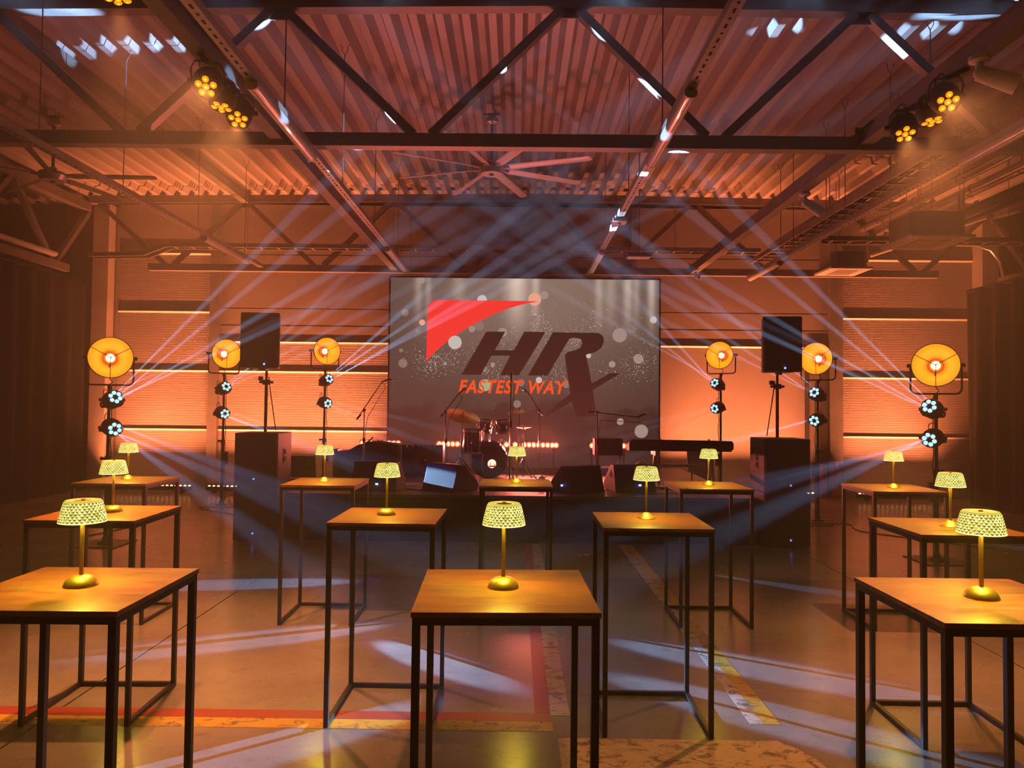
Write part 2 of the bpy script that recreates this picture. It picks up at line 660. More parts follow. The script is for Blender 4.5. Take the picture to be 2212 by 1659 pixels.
def lamp(kind, name, parent, loc, power, col, direction=None, parent_q=None, **kw):
    """light source belonging to a fixture; direction in hall space"""
    d = bpy.data.lights.new(name, kind)
    d.energy = power
    d.color = col
    for k, v in kw.items():
        setattr(d, k, v)
    o = bpy.data.objects.new(name, d)
    COL.objects.link(o)
    o.parent = parent
    o.location = loc
    if direction is not None:
        q = Vector(direction).to_track_quat('-Z', 'Y')
        if parent_q is not None:
            q = parent_q.inverted() @ q
        o.rotation_mode = 'QUATERNION'
        o.rotation_quaternion = q
    return o


def text_mesh(body, size, shear=0.0, bold=0.0, extrude=0.0, spacing=1.0):
    cu = bpy.data.curves.new('lettering', 'FONT')
    cu.body = body
    cu.size = size
    cu.shear = shear
    cu.offset = bold
    cu.extrude = extrude
    cu.space_character = spacing
    cu.resolution_u = 3
    o = bpy.data.objects.new('lettering', cu)
    COL.objects.link(o)
    dg = bpy.context.evaluated_depsgraph_get()
    dg.update()
    me = bpy.data.meshes.new_from_object(o.evaluated_get(dg))
    bpy.data.objects.remove(o)
    bpy.data.curves.remove(cu)
    return me


# ================================================================== ROOM SHELL
YW = 14.75          # back wall
XC = 0.5            # ridge of the roof
ROOF = 5.95


def roof_z(x):
    return ROOF - 0.0135 * abs(x - XC)


# floor: dark sub-base with concrete slabs and open joints
XS = [-12.5, -8.6, -2.59, 3.50, 9.55, 13.0]
YS = [-3.0, 0.55, 7.55, 15.6]
fl = MB().mm((-12.6, -3.1, -0.2), (13.1, 15.7, -0.02)).build('floor', 'dark_void')
tag(fl, 'grey polished concrete hall floor in large slabs', kind='structure')
for i in range(len(XS) - 1):
    for j in range(len(YS) - 1):
        g = 0.006
        MB().mm((XS[i] + g, YS[j] + g, -0.02), (XS[i + 1] - g, YS[j + 1] - g, 0.0)).build('concrete_slab', 'polished_concrete', fl)


def strip(name, mat, x0, x1, y0, y1):
    return MB().mm((x0, y0, 0.0), (x1, y1, 0.0012)).build(name, mat, fl)


strip('floor_tape', 'tape_yellow', -4.2, 0.22, 3.995, 4.115)
strip('floor_tape', 'tape_red', -4.2, 0.215, 4.117, 4.225)
strip('floor_tape', 'tape_red', 0.125, 0.212, 4.227, 9.35)
strip('floor_tape', 'tape_white', 0.214, 0.325, 4.20, 9.35)
strip('floor_tape', 'tape_white', 1.325, 1.40, 4.12, 9.35)
strip('floor_tape', 'tape_yellow', 1.402, 1.495, 4.12, 9.35)
blk = [(0.24, 3.92), (1.40, 3.92), (1.47, 3.84), (1.53, 3.72), (1.56, 3.5), (1.56, 3.3), (0.24, 3.3)]
MB().add([(x, y, 0.0012) for x, y in blk], [tuple(range(len(blk)))]).build('floor_paint', 'paint_block', fl)
for pts in (((0.74, 8.62), (0.84, 8.72), (0.95, 8.70)), ((0.80, 8.66), (0.93, 8.74), (1.05, 8.66)), ((0.86, 8.60), (0.88, 8.70))):
    MB().tube([(x, y, 0.0) for x, y in pts], 0.012, 4).build('floor_paint', 'tape_white', fl)

# ceiling: trapezoidal steel deck, ribs running towards the stage
PER, DEP = 0.285, 0.135
prof = []
x = -12.6
while x < 13.2:
    for dx, dz in ((0.0, 0.0), (0.085, 0.0), (0.145, DEP), (0.225, DEP)):
        prof.append((x + dx, roof_z(x + dx) + dz))
    x += PER
vsd, fsd = [], []
for (xx, zz) in prof:
    vsd += [(xx, -3.1, zz), (xx, 15.5, zz)]
for i in range(len(prof) - 1):
    fsd.append((2 * i, 2 * i + 1, 2 * i + 3, 2 * i + 2))
ceil = MB().add(vsd, fsd).build('ceiling', 'deck_sheet')
tag(ceil, 'trapezoidal corrugated steel roof deck', kind='structure')
MB().mm((-12.7, -3.2, 6.12), (13.3, 15.7, 6.25)).build('roof_insulation', 'dark_void', ceil)

# side, front and rear walls of the hall
tag(MB().mm((-12.7, -3.1, 0), (-12.5, 15.6, 6.2)).build('wall_left', 'side_wall'), 'dark wall of the side bay behind the left drape', kind='structure')
tag(MB().mm((13.0, -3.1, 0), (13.2, 15.6, 6.2)).build('wall_right', 'side_wall'), 'dark wall of the side bay behind the right drape', kind='structure')
tag(MB().mm((-12.7, -3.3, 0), (13.2, -3.1, 6.2)).build('wall_front', 'side_wall'), 'plain wall behind the camera', kind='structure')
wb = MB().mm((-12.5, YW + 0.06, 0), (13.0, YW + 0.3, 5.82)).build('wall_back', 'plain_wall')
tag(wb, 'panelled end wall behind the stage', kind='structure')
MB().mm((-12.5, 15.3, 5.83), (13.0, 15.5, 6.2)).build('rib_void_shade', 'dark_void', wb)  # dark sheet, its colour stands for the shade in the rib voids
JZ = [0.0, 1.21, 2.40, 3.60, 4.79]


def panel_stack(x0, x1, zs, mat, lip=True):
    for a, b in zip(zs[:-1], zs[1:]):
        MB().mm((x0, YW, a + 0.004), (x1, YW + 0.05, b - 0.004)).build('wall_panel', mat, wb)
        if lip:
            vs_ = [(xx, yy, zz) for xx in (x0, x1) for yy, zz in ((YW - 0.0005, b - 0.022), (YW - 0.034, b + 0.006), (YW - 0.034, b + 0.012), (YW - 0.0005, b + 0.012))]
            MB().add(vs_, [(0, 1, 2, 3), (7, 6, 5, 4), (0, 4, 5, 1), (1, 5, 6, 2), (2, 6, 7, 3), (3, 7, 4, 0)]).build('joint_strip', 'white_plastic', wb)


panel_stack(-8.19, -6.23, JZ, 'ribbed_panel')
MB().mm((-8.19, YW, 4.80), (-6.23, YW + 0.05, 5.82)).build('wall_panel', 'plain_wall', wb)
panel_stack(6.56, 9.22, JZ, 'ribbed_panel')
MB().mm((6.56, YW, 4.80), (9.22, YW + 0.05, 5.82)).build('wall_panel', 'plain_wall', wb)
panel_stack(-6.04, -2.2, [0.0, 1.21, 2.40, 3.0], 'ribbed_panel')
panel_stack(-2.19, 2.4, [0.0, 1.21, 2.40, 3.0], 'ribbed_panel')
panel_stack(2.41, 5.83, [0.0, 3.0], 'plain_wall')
for x0, x1 in ((-6.04, -2.2), (-2.19, 2.4), (2.41, 6.3)):
    MB().mm((x0, YW - 0.005, 3.02), (x1, YW + 0.05, 3.33)).build('wall_panel', 'plain_wall', wb)
    MB().mm((x0, YW, 3.34), (x1, YW + 0.05, 3.68)).build('wall_panel', 'plain_wall', wb)
    MB().mm((x0, YW, 3.70), (x1, YW + 0.05, 4.78)).build('wall_panel', 'plain_wall', wb)
    MB().mm((x0, YW, 4.80), (x1, YW + 0.05, 5.82)).build('wall_panel', 'plain_wall', wb)
# steel posts dividing the end wall
MB().mm((-6.235, YW - 0.10, 0), (-6.04, YW + 0.02, 5.82)).build('wall_post', 'steel', wb)
MB().mm((6.30, YW - 0.10, 0), (6.56, YW + 0.02, 5.82)).build('wall_post', 'steel', wb)
MB().mm((2.30, YW - 0.07, 3.0), (2.42, YW + 0.02, 5.82)).build('wall_post', 'steel', wb)
# door at the right of the end wall
dr = MB().mm((5.84, YW - 0.06, 0), (6.29, YW + 0.05, 3.0)).build('door_1', 'dark_void')
tag(dr, 'dark narrow steel door leaf right of the stage', kind='structure')
MB().mm((5.90, YW - 0.075, 0.05), (6.10, YW - 0.061, 2.9)).build('door_panel', 'steel', dr)
MB().tube([(6.02, YW - 0.075, 1.0), (6.02, YW - 0.15, 1.0), (6.02, YW - 0.15, 1.38), (6.02, YW - 0.075, 1.38)], 0.014).build('pull_handle', 'chrome', dr)
for bx_, bh_, br_ in ((6.32, 0.72, 0.085), (6.12, 0.66, 0.07)):
    MB().cyl((bx_, YW - 0.2, 0), (bx_, YW - 0.2, bh_), br_, n=14).build('bollard', 'tape_red', dr)
# concrete columns
cl = MB().mm((-8.50, 14.42, 0), (-8.19, 14.80, 5.72)).build('trim_1', 'concrete_column')
tag(cl, 'tall square concrete column at the left end of the end wall', kind='structure')
MB().mm((-8.17, 14.66, 0), (-8.13, 14.74, 5.7)).build('conduit', 'steel', cl)
cr = MB().mm((9.22, 14.42, 0), (9.54, 14.80, 5.72)).build('trim_2', 'concrete_column')
tag(cr, 'tall square concrete column at the right end of the end wall', kind='structure')
tag(MB().mm((-8.15, 14.70, 0.0), (5.8, 14.74, 0.10)).build('baseboard_back', 'galvanised'), 'low metal kick strip along the end wall', kind='structure')


# ================================================================== ROOF STEEL
def truss(y, xa, xb, name, label):
    t = thing(name, label, 'roof truss', (0, y, 0))
    zb, w = 4.36, 0.125
    MB().mm((xa, -w / 2, zb), (xb, w / 2, zb + 0.135)).build('bottom_chord', 'steel', t)
    for sgn in (-1, 1):
        xe = XC + sgn * 9.0
        m = MB()
        n = Vector((0, 0, 1))
        m.bar((XC, 0, roof_z(XC) - 0.075), (xe, 0, roof_z(xe) - 0.075), 0.14, 0.145, n)
        m.build('top_chord', 'steel', t)
    k = 0
    tops = [XC + 2.96 * i for i in range(-3, 4)]
    for tx in tops:
        for sgn in (-1, 1):
            bx = tx + sgn * 1.48
            if bx < xa - 0.05 or bx > xb + 0.05:
                continue
            ztop = roof_z(tx) - 0.15
            MB().bar((tx + sgn * 0.07, 0, ztop), (bx - sgn * 0.09, 0, zb + 0.135), 0.085, 0.10, (0, 1, 0)).build('diagonal', 'steel', t)
    for tx in tops:
        if xa < tx < xb:
            MB().mm((tx - 0.12, -0.006, roof_z(tx) - 0.24), (tx + 0.12, 0.006, roof_z(tx) - 0.14)).build('gusset', 'steel', t)
    return t


truss(7.30, -8.4, 9.4, 'roof_truss', 'dark steel lattice roof truss crossing overhead in front of the fan')
truss(14.30, -7.3, 8.25, 'roof_truss', 'steel lattice roof truss close above the stage screen')

# longitudinal tie beams at bottom-chord level
for bx, lab in ((-2.43, 'grey steel tie beam carrying the left row of amber spotlights'), (3.46, 'grey steel tie beam carrying the right row of amber spotlights')):
    t = thing('tie_beam', lab, 'beam', (bx, 0, 0))
    for y0, y1 in ((-2.8, 7.23), (7.37, 14.23)):
        MB().mm((-0.065, y0, 4.40), (0.065, y1, 4.415)).mm((-0.065, y0, 4.545), (0.065, y1, 4.56)).mm((-0.045, y0, 4.415), (0.045, y1, 4.545)).build('beam_profile', 'steel', t)
        MB().mm((-0.10, y1 - 0.012, 4.37), (0.10, y1, 4.58)).build('end_plate', 'steel', t)
# purlins directly under the deck
for px_ in (-5.4, 6.4):
    t = thing('purlin', 'steel purlin under the roof deck, %s of the ceiling fan' % ('left' if px_ < 0 else 'right'), 'beam', (px_, 0, 0))
    MB().mm((-0.07, -2.8, roof_z(px_) - 0.16), (0.07, 14.4, roof_z(px_) - 0.02)).build('purlin_profile', 'steel', t)

# side lattice girders running along the hall above the drapes
for gx, ye, lab in ((-8.62, 13.75, 'steel lattice girder running along the hall above the left drape'), (9.45, 14.2, 'steel lattice girder running along the hall above the right drape')):
    t = thing('side_girder', lab, 'girder', (gx, 0, 0))
    MB().mm((-0.09, -2.8, 5.55), (0.09, 14.4, 5.72)).build('top_chord', 'steel', t)
    MB().mm((-0.08, -2.8, 4.22), (0.08, ye, 4.36)).build('bottom_chord', 'steel', t)
    yy = 14.5
    while yy > 2:
        MB().bar((0, yy - 0.06, 5.56), (0, yy - 1.08, 4.34), 0.09, 0.10, (1, 0, 0)).build('diagonal', 'steel', t)
        MB().bar((0, yy - 1.20, 4.34), (0, yy - 2.24, 5.56), 0.09, 0.10, (1, 0, 0)).build('diagonal', 'steel', t)
        yy -= 2.30


# ================================================================== LIGHT RAILS, TRAYS, DUCTS
def hanger(parent, x, y, z0, r=0.006):
    m = MB()
    zt = roof_z(x)
    m.cyl((x, y, z0), (x, y, zt - 0.12), r, n=5)
    for s in (-1, 1):
        m.tube([(x, y, zt - 0.12), (x + s * 0.035, y, zt - 0.06), (x + s * 0.035, y, zt - 0.01), (x + s * 0.06, y, zt)], 0.005, 4)
    return m.build('hanger_rod', 'steel', parent)


def light_rail(x, z, y0, y1, tubes, rods, label):
    t = thing('light_rail', label, 'light rail', (0, 0, 0))
    MB().mm((x - 0.04, y0, z - 0.002), (x + 0.04, y1, z)).mm((x - 0.04, y0, z), (x - 0.037, y1, z + 0.06)).mm((x + 0.037, y0, z), (x + 0.04, y1, z + 0.06)).build('channel', 'galvanised', t)
    m = MB()
    yy, k = y0 + 0.1, 0
    while yy < y1 - 0.1:
        ln = (0.05, 0.022)[k % 2]
        m.mm((x - 0.009, yy, z - 0.0035), (x + 0.009, yy + ln, z - 0.0021))
        yy += ln + 0.055
        k += 1
    tag(m.build('slot_shade', 'dark_void', t), kind='stuff')  # thin dark plates paint the shade of the slot openings
    for ry in rods:
        hanger(t, x, ry, z + 0.02)
    return t


def tube_light(x, z, y0, y1, label, r=0.05):
    t = thing('tube_light', label, 'tube light', (x, y0, z), group='linear luminaires on the rails')
    L_ = y1 - y0
    n = 9
    arc = [(r * math.cos(PI + PI * i / n), 0.75 * r * math.sin(PI + PI * i / n)) for i in range(n + 1)]
    m = MB()
    vs_ = [(a, 0.03, b - 0.03) for a, b in arc] + [(a, L_ - 0.03, b - 0.03) for a, b in arc]
    k = n + 1
    m.add(vs_, [(i, i + 1, k + i + 1, k + i) for i in range(n)])
    m.build('diffuser', 'diffuser', t, smooth=True)
    MB().mm((-r, 0, -0.03), (r, L_, -0.005)).build('housing', 'white_plastic', t)
    for yy in (0, L_ - 0.03):
        MB().prism([(a * 1.04, b * 1.04 - 0.03) for a, b in arc], yy, yy + 0.03).build('end_cap', 'white_plastic', t)
    MB().mm((-0.02, 0.1, -0.006), (0.02, 0.16, 0.0)).mm((-0.02, L_ - 0.16, -0.006), (0.02, L_ - 0.1, 0.0)).build('clip', 'steel', t)
    return t


m_, nt_, bs_ = new_mat('diffuser')
setc(bs_, (0.62, 0.62, 0.62), 0.22)
bs_.inputs['Coat Weight'].default_value = 0.4
ZR = 4.20
light_rail(-2.03, ZR, 1.0, 13.4, (), (4.2, 6.2, 8.3, 10.2, 12.2), 'perforated light rail left of centre, above the empty floor')
light_rail(1.31, ZR, 1.0, 13.4, (), (4.4, 6.6, 8.6, 10.9), 'perforated light rail right of centre, nearest the screen')
light_rail(-4.62, ZR, 1.0, 13.0, (), (6.9, 8.4, 10.4, 12.2), 'perforated light rail on the far left under the second fan')
light_rail(4.33, ZR, 1.0, 13.6, (), (7.6, 9.6, 11.4), 'perforated light rail on the right beside the cable ladder')
tube_light(-2.03, ZR - 0.005, 5.42, 7.05, 'near tube light on the left-of-centre rail')
tube_light(-2.03, ZR - 0.005, 11.2, 12.9, 'far tube light on the left-of-centre rail above the stage')
tube_light(1.31, ZR - 0.005, 5.50, 7.15, 'near tube light on the right-of-centre rail, lit blue by the beams')
tube_light(1.31, ZR - 0.005, 11.3, 12.9, 'far tube light on the right-of-centre rail above the stage')
tube_light(-4.62, ZR - 0.005, 10.6, 12.3, 'tube light at the end of the far left rail')
tube_light(4.33, ZR - 0.005, 5.4, 7.05, 'tube light at the right edge of the picture')
tube_light(4.33, ZR - 0.005, 12.0, 13.5, 'tube light at the far end of the right rail')
tube_light(-8.30, 4.42, 9.6, 12.9, 'long tube light fixed along the left girder', r=0.07)
t = thing('motion_sensor', 'small white sensor box on the right-of-centre light rail', 'sensor', (1.31, 9.3, ZR))
MB().mm((-0.09, 0, -0.05), (0.09, 0.2, -0.004)).build('case', 'white_plastic', t)
MB().ball((0, 0.1, -0.05), 0.03).build('lens', 'white_plastic', t)


def cable_ladder(name, x0, x1, y0, y1, z, label, along='Y', step=0.28, mesh=False):
    t = thing(name, label, 'cable tray', (0, 0, 0))
    m = MB()
    if along == 'Y':
        for xx in (x0, x1):
            MB().mm((xx - 0.012, y0, z), (xx + 0.012, y1, z + 0.08)).build('side_rail', 'galvanised', t)
        yy = y0 + 0.1
        while yy < y1:
            MB().mm((x0 + 0.0125, yy, z + 0.01), (x1 - 0.0125, yy + (0.01 if mesh else 0.03), z + 0.03)).build('rung', 'galvanised', t)
            yy += step
        for k, dx in enumerate((0.06, 0.12, 0.19)):
            mm_ = MB()
            pts = [(x0 + dx + 0.015 * math.sin(i * 1.1 + k), y0 + (y1 - y0) * i / 20, z + 0.045) for i in range(21)]
            mm_.tube(pts, 0.012, 5).build('cable', 'rubber', t)
    else:
        for yy in (y0, y1):
            MB().mm((x0, yy - 0.012, z), (x1, yy + 0.012, z + 0.08)).build('side_rail', 'galvanised', t)
        xx = x0 + 0.1
        while xx < x1:
            MB().mm((xx, y0 + 0.0125, z + 0.01), (xx + 0.03, y1 - 0.0125, z + 0.03)).build('rung', 'galvanised', t)
            xx += step
        for k, dy in enumerate((0.06, 0.13)):
            pts = [(x0 + (x1 - x0) * i / 20, y0 + dy + 0.012 * math.sin(i + k), z + 0.045) for i in range(21)]
            MB().tube(pts, 0.012, 5).build('cable', 'rubber', t)
    return t


c1 = cable_ladder('cable_ladder', 4.42, 4.72, 7.6, 13.75, 4.50, 'cable ladder with rungs running beside the right light rail')
for yy in (8.6, 10.4, 12.2):
    hanger(c1, 4.42, yy, 4.5)
c2 = cable_ladder('mesh_tray', 4.78, 5.02, 7.9, 13.75, 4.80, 'fine mesh cable tray above the cable ladder on the right', step=0.12, mesh=True)
for yy in (9.4, 11.4):
    hanger(c2, 4.9, yy, 4.8)
c3 = cable_ladder('cable_ladder', -6.7, 4.6, 13.75, 13.98, 4.72, 'cable ladder crossing the hall in front of the rear truss', along='X', step=0.33)
for xx in (-5.2, -2.4, 0.4, 3.0):
    hanger(c3, xx, 13.86, 4.72)
MB().bar((-6.7, 13.75, 4.76), (-7.15, 13.75, 4.58), 0.024, 0.08).bar((-6.7, 13.98, 4.76), (-7.15, 13.98, 4.58), 0.024, 0.08).bar((-7.14, 13.75, 4.58), (-8.2, 13.75, 4.56), 0.024, 0.08).bar((-7.14, 13.98, 4.58), (-8.2, 13.98, 4.56), 0.024, 0.08).build('drop_section', 'galvanised', c3)
c4 = cable_ladder('cable_ladder', 5.25, 9.2, 12.3, 12.55, 4.62, 'cable ladder crossing below the big ceiling cassette on the right', along='X', step=0.33)
for xx in (5.5, 6.9, 8.4):
    hanger(c4, xx, 12.42, 4.62)

for dx, dz, dr_, y0, lab in ((6.75, 5.30, 0.075, 6.8, 'shiny foil pipe nearest the ladder under the right roof'), (7.05, 5.22, 0.06, 7.0, 'second shiny foil pipe under the right roof'), (7.55, 5.42, 0.09, 6.6, 'thick shiny duct under the right roof')):
    t = thing('duct', lab, 'duct', (dx, 0, dz))
    MB().cyl((0, y0, 0), (0, 14.2, 0), dr_, n=14).build('pipe', 'duct_foil', t, smooth=True)
    for k in range(6):
        MB().cyl((0, y0 + 0.5 + k * 1.25, 0), (0, y0 + 0.54 + k * 1.25, 0), dr_ + 0.008, n=14).build('coupling', 'galvanised', t, smooth=True)
    for k in range(3):
        yy = y0 + 1 + k * 2.4
        MB().cyl((0, yy, dr_), (0, yy, roof_z(dx) - dz), 0.006, n=5).build('hanger_rod', 'steel', t)
t = thing('insulated_pipe', 'black insulated pipe under the right roof', 'pipe', (7.35, 0, 5.02))
MB().cyl((0, 7.2, 0), (0, 12.0, 0), 0.075, n=12).tube([(0, 12.0, 0), (-0.1, 12.2, -0.02), (-0.35, 12.3, -0.05)], 0.075, 12).build('insulation', 'rubber', t, smooth=True)
MB().cyl((0.22, 7.2, -0.06), (0.22, 13.0, -0.06), 0.035, n=10).build('return_pipe', 'rubber', t, smooth=True)
for yy in (8.2, 10.2):
    MB().cyl((0, yy, 0.07), (0, yy, roof_z(7.35) - 5.02), 0.006, n=5).build('hanger_rod', 'steel', t)
    MB().cyl((0, yy - 0.02, 0), (0, yy + 0.02, 0), 0.085, n=12).build('clamp', 'galvanised', t)


def cassette(c, s, label):
    t = thing('ceiling_cassette', label, 'air conditioner', c)
    w, d, h = s
    a = 0.72
    k = w / 2
    oc = [(-k * a, -d / 2), (k * a, -d / 2), (k, -d / 2 * a), (k, d / 2 * a), (k * a, d / 2), (-k * a, d / 2), (-k, d / 2 * a), (-k, -d / 2 * a)]
    n = 8
    MB().add([(x_, y_, 0.03) for x_, y_ in oc] + [(x_, y_, h) for x_, y_ in oc], [tuple(range(n))[::-1], tuple(range(n, 2 * n))] + [(i, (i + 1) % n, n + (i + 1) % n, n + i) for i in range(n)]).build('case', 'steel', t)
    MB().mm((-k * 1.14, -d / 2 * 1.14, 0.0), (k * 1.14, d / 2 * 1.14, 0.035)).build('front_panel', 'white_plastic', t)
    MB().mm((-k * 0.6, -d * 0.3, -0.008), (k * 0.6, d * 0.3, 0.001)).build('grille', 'steel', t)
    for q in (-1, 1):
        MB().mm((-k * 0.7, q * d * 0.42 - 0.025, -0.006), (k * 0.7, q * d * 0.42 + 0.025, 0.001)).build('louvre', 'fan_blade', t)
        MB().mm((q * k * 0.84 - 0.025, -d * 0.34, -0.006), (q * k * 0.84 + 0.025, d * 0.34, 0.001)).build('louvre', 'fan_blade', t)
    for sx in (-1, 1):
        for sy in (-1, 1):
            MB().cyl((sx * k * 0.8, sy * d * 0.5, h * 0.6), (sx * k * 0.8, sy * d * 0.5, roof_z(c[0]) - c[2]), 0.005, n=5).build('hanger_rod', 'steel', t)
    m = MB()
    m.tube([(k, 0.1, h * 0.5), (k + 0.1, 0.1, h * 0.5), (k + 0.16, 0.1, h * 0.8), (k + 0.16, 0.1, h + 0.4)], 0.022, 7)
    m.tube([(k, -0.08, h * 0.5), (k + 0.08, -0.08, h * 0.5), (k + 0.12, -0.08, h * 0.9), (k + 0.12, -0.08, h + 0.4)], 0.016, 7)
    m.build('refrigerant_line', 'white_plastic', t, smooth=True)
    return t


cassette((6.35, 11.3, 4.36), (0.84, 0.84, 0.40), 'large ceiling cassette air conditioner nearer the camera on the right')
cassette((6.02, 13.45, 4.30), (0.66, 0.66, 0.32), 'smaller ceiling cassette air conditioner close to the end wall')
t = thing('drain_pipe', 'thin pale drain pipe rising from the small cassette to the right', 'pipe', at(1880, 553, 13.5))
d_ = at(2130, 470, 13.0) - at(1880, 553, 13.5)
MB().tube([(0, 0, 0), d_ * 0.3, d_ * 0.31 + Vector((0, 0, 0.0)), d_], 0.03, 8).build('pipe', 'white_plastic', t, smooth=True)
MB().tube([d_ * 0.12, d_ * 0.12 + Vector((0.03, 0, 0.12)), d_ * 0.12 + Vector((0.03, 0, 0.36))], 0.028, 8).build('branch', 'white_plastic', t, smooth=True)
t = thing('conduit_bend', 'grey conduit bending down beside the right drape', 'conduit', (0, 0, 0))
b0, b1 = at(1980, 526, 14.32), at(2110, 530, 14.32)
MB().tube([b0, b1, at(2140, 540, 14.32), at(2160, 565, 14.32), at(2168, 600, 14.32), at(2170, 700, 14.32)], 0.03, 8).build('pipe', 'galvanised', t, smooth=True)
MB().tube([b0 + Vector((0, 0, .07)), b1 + Vector((0, 0, .07))], 0.025, 8).build('pipe', 'steel', t, smooth=True)


# ------------------------------------------------------------------ ceiling fans
def ceiling_fan(c, zr, R_, nb, a0, label, bmat):
    t = thing('ceiling_fan', label, 'ceiling fan', c)
    h = zr - c[2]
    hub = MB().lathe([(0, -0.075), (0.05, -0.075), (0.055, -0.065), (0.155, -0.065), (0.165, -0.05), (0.20, 0.0), (0.175, 0.045), (0.06, 0.055), (0.05, 0.12), (0, 0.12)], 24)
    hub.build('motor_hub', 'galvanised', t, smooth=True)
    MB().lathe([(0, -0.078), (0.15, -0.078), (0.15, -0.066), (0, -0.066)], 24).build('cover_plate', 'fan_blade', t)
    MB().cyl((0, 0, -0.09), (0, 0, -0.078), 0.035, n=12).build('sensor_eye', 'black_plastic', t)
    MB().cyl((0, 0, 0.1), (0, 0, h - 0.14), 0.022, n=10).build('downrod', 'steel', t)
    MB().lathe([(0.03, h - 0.16), (0.085, h - 0.13), (0.09, h - 0.08), (0.06, h - 0.05), (0.0, h - 0.05)], 16).build('canopy', 'galvanised', t, smooth=True)
    MB().mm((-0.05, -0.04, h - 0.05), (0.05, 0.04, h - 0.005)).mm((-0.12, -0.015, h - 0.02), (0.12, 0.015, h - 0.003)).build('mounting_bracket', 'steel', t)
    for k in range(nb):
        a = a0 + 2 * PI * k / nb
        m = MB()
        w = 0.062
        sec = [(-w, 0.004), (-w * 0.5, 0.013), (w * 0.3, 0.014), (w, 0.002), (w * 0.3, -0.004), (-w * 0.5, -0.004)]
        vs_, nsec = [], len(sec)
        for i, (r, tw, sc) in enumerate(((0.20, -0.30, 0.7), (0.30, -0.30, 1.0), (R_ * 0.6, -0.24, 1.0), (R_ - 0.03, -0.16, 1.0), (R_, -0.16, 0.7))):
            for (u, v_) in sec:
                uu = u * sc
                vs_.append((r, uu * math.cos(tw) - v_ * math.sin(tw), uu * math.sin(tw) + v_ * math.cos(tw)))
        fs = [tuple(range(nsec)), tuple(range(4 * nsec, 5 * nsec))[::-1]]
        for i in range(4):
            for q in range(nsec):
                fs.append((i * nsec + q, i * nsec + (q + 1) % nsec, (i + 1) * nsec + (q + 1) % nsec, (i + 1) * nsec + q))
        m.add(vs_, fs)
        m.xform(Matrix.Rotation(a, 4, 'Z'))
        bl = m.build('blade', bmat, t)
        m2 = MB().mm((0.15, -0.03, -0.012), (0.27, 0.03, 0.0)).xform(Matrix.Rotation(a, 4, 'Z'))
        m2.build('blade_iron', 'steel', bl)
    return t


ceiling_fan((-0.39, 10.3, 5.14), roof_z(-0.39), 1.46, 8, math.radians(-19), 'eight-bladed ceiling fan glowing red above the stage', 'fan_blade')
ceiling_fan((-6.68, 10.3, 4.98), roof_z(-6.68), 1.46, 5, math.radians(2), 'dark ceiling fan over the left side of the hall', 'steel')


# ------------------------------------------------------------------ cctv cameras, hanging fixture
def cctv(mount, direction, label, sc=1.0, mat='white_plastic'):
    t = thing('security_camera', label, 'camera', mount)
    d = Vector(direction).normalized()
    q = d.to_track_quat('Y', 'Z').to_matrix().to_4x4()
    MB().lathe([(0, 0), (0.06 * sc, 0), (0.06 * sc, -0.025 * sc), (0.04 * sc, -0.035 * sc), (0, -0.035 * sc)], 14).build('mount', mat, t, smooth=True)
    j = Vector((0, 0, -0.10 * sc))
    MB().cyl((0, 0, -0.03 * sc), j, 0.02 * sc, 0.026 * sc).ball(j, 0.034 * sc).build('arm', mat, t, smooth=True)
    m = MB().cyl((0, -0.01, 0), (0, 0.22 * sc, 0), 0.045 * sc, 0.06 * sc, n=14)
    m.xform(Matrix.Translation(j) @ q)
    m.build('housing', mat, t, smooth=True)
    m = MB().cyl((0, 0.221 * sc, 0), (0, 0.226 * sc, 0), 0.04 * sc, n=14)
    m.xform(Matrix.Translation(j) @ q)
    m.build('lens', 'black_plastic', t)
    return t


cctv((3.22, 5.05, 4.24), (0.62, -0.25, -0.35), 'white security camera beside the right row of amber spotlights', 1.15)
cctv((3.50, 8.85, 4.40), (0.8, 0.1, -0.45), 'white security camera under the right tie beam', 1.1)
cctv((3.42, 13.9, 4.36), (0.05, -0.9, -0.3), 'white security camera facing us above the right of the screen', 0.8)
t = thing('hanging_fixture', 'flat dark fixture hanging on a rod right of the screen', 'light fixture', at(1380, 556, 11.4))
hh = roof_z(1.9) - t.location.z
MB().mm((-0.19, -0.12, 0.0), (0.19, 0.12, 0.05)).build('case', 'steel', t)
MB().mm((-0.17, -0.10, -0.01), (0.17, 0.10, -0.0005)).build('diffuser_plate', 'white_plastic', t)
MB().cyl((0, 0, 0.05), (0, 0, hh), 0.014, n=8).build('downrod', 'galvanised', t)


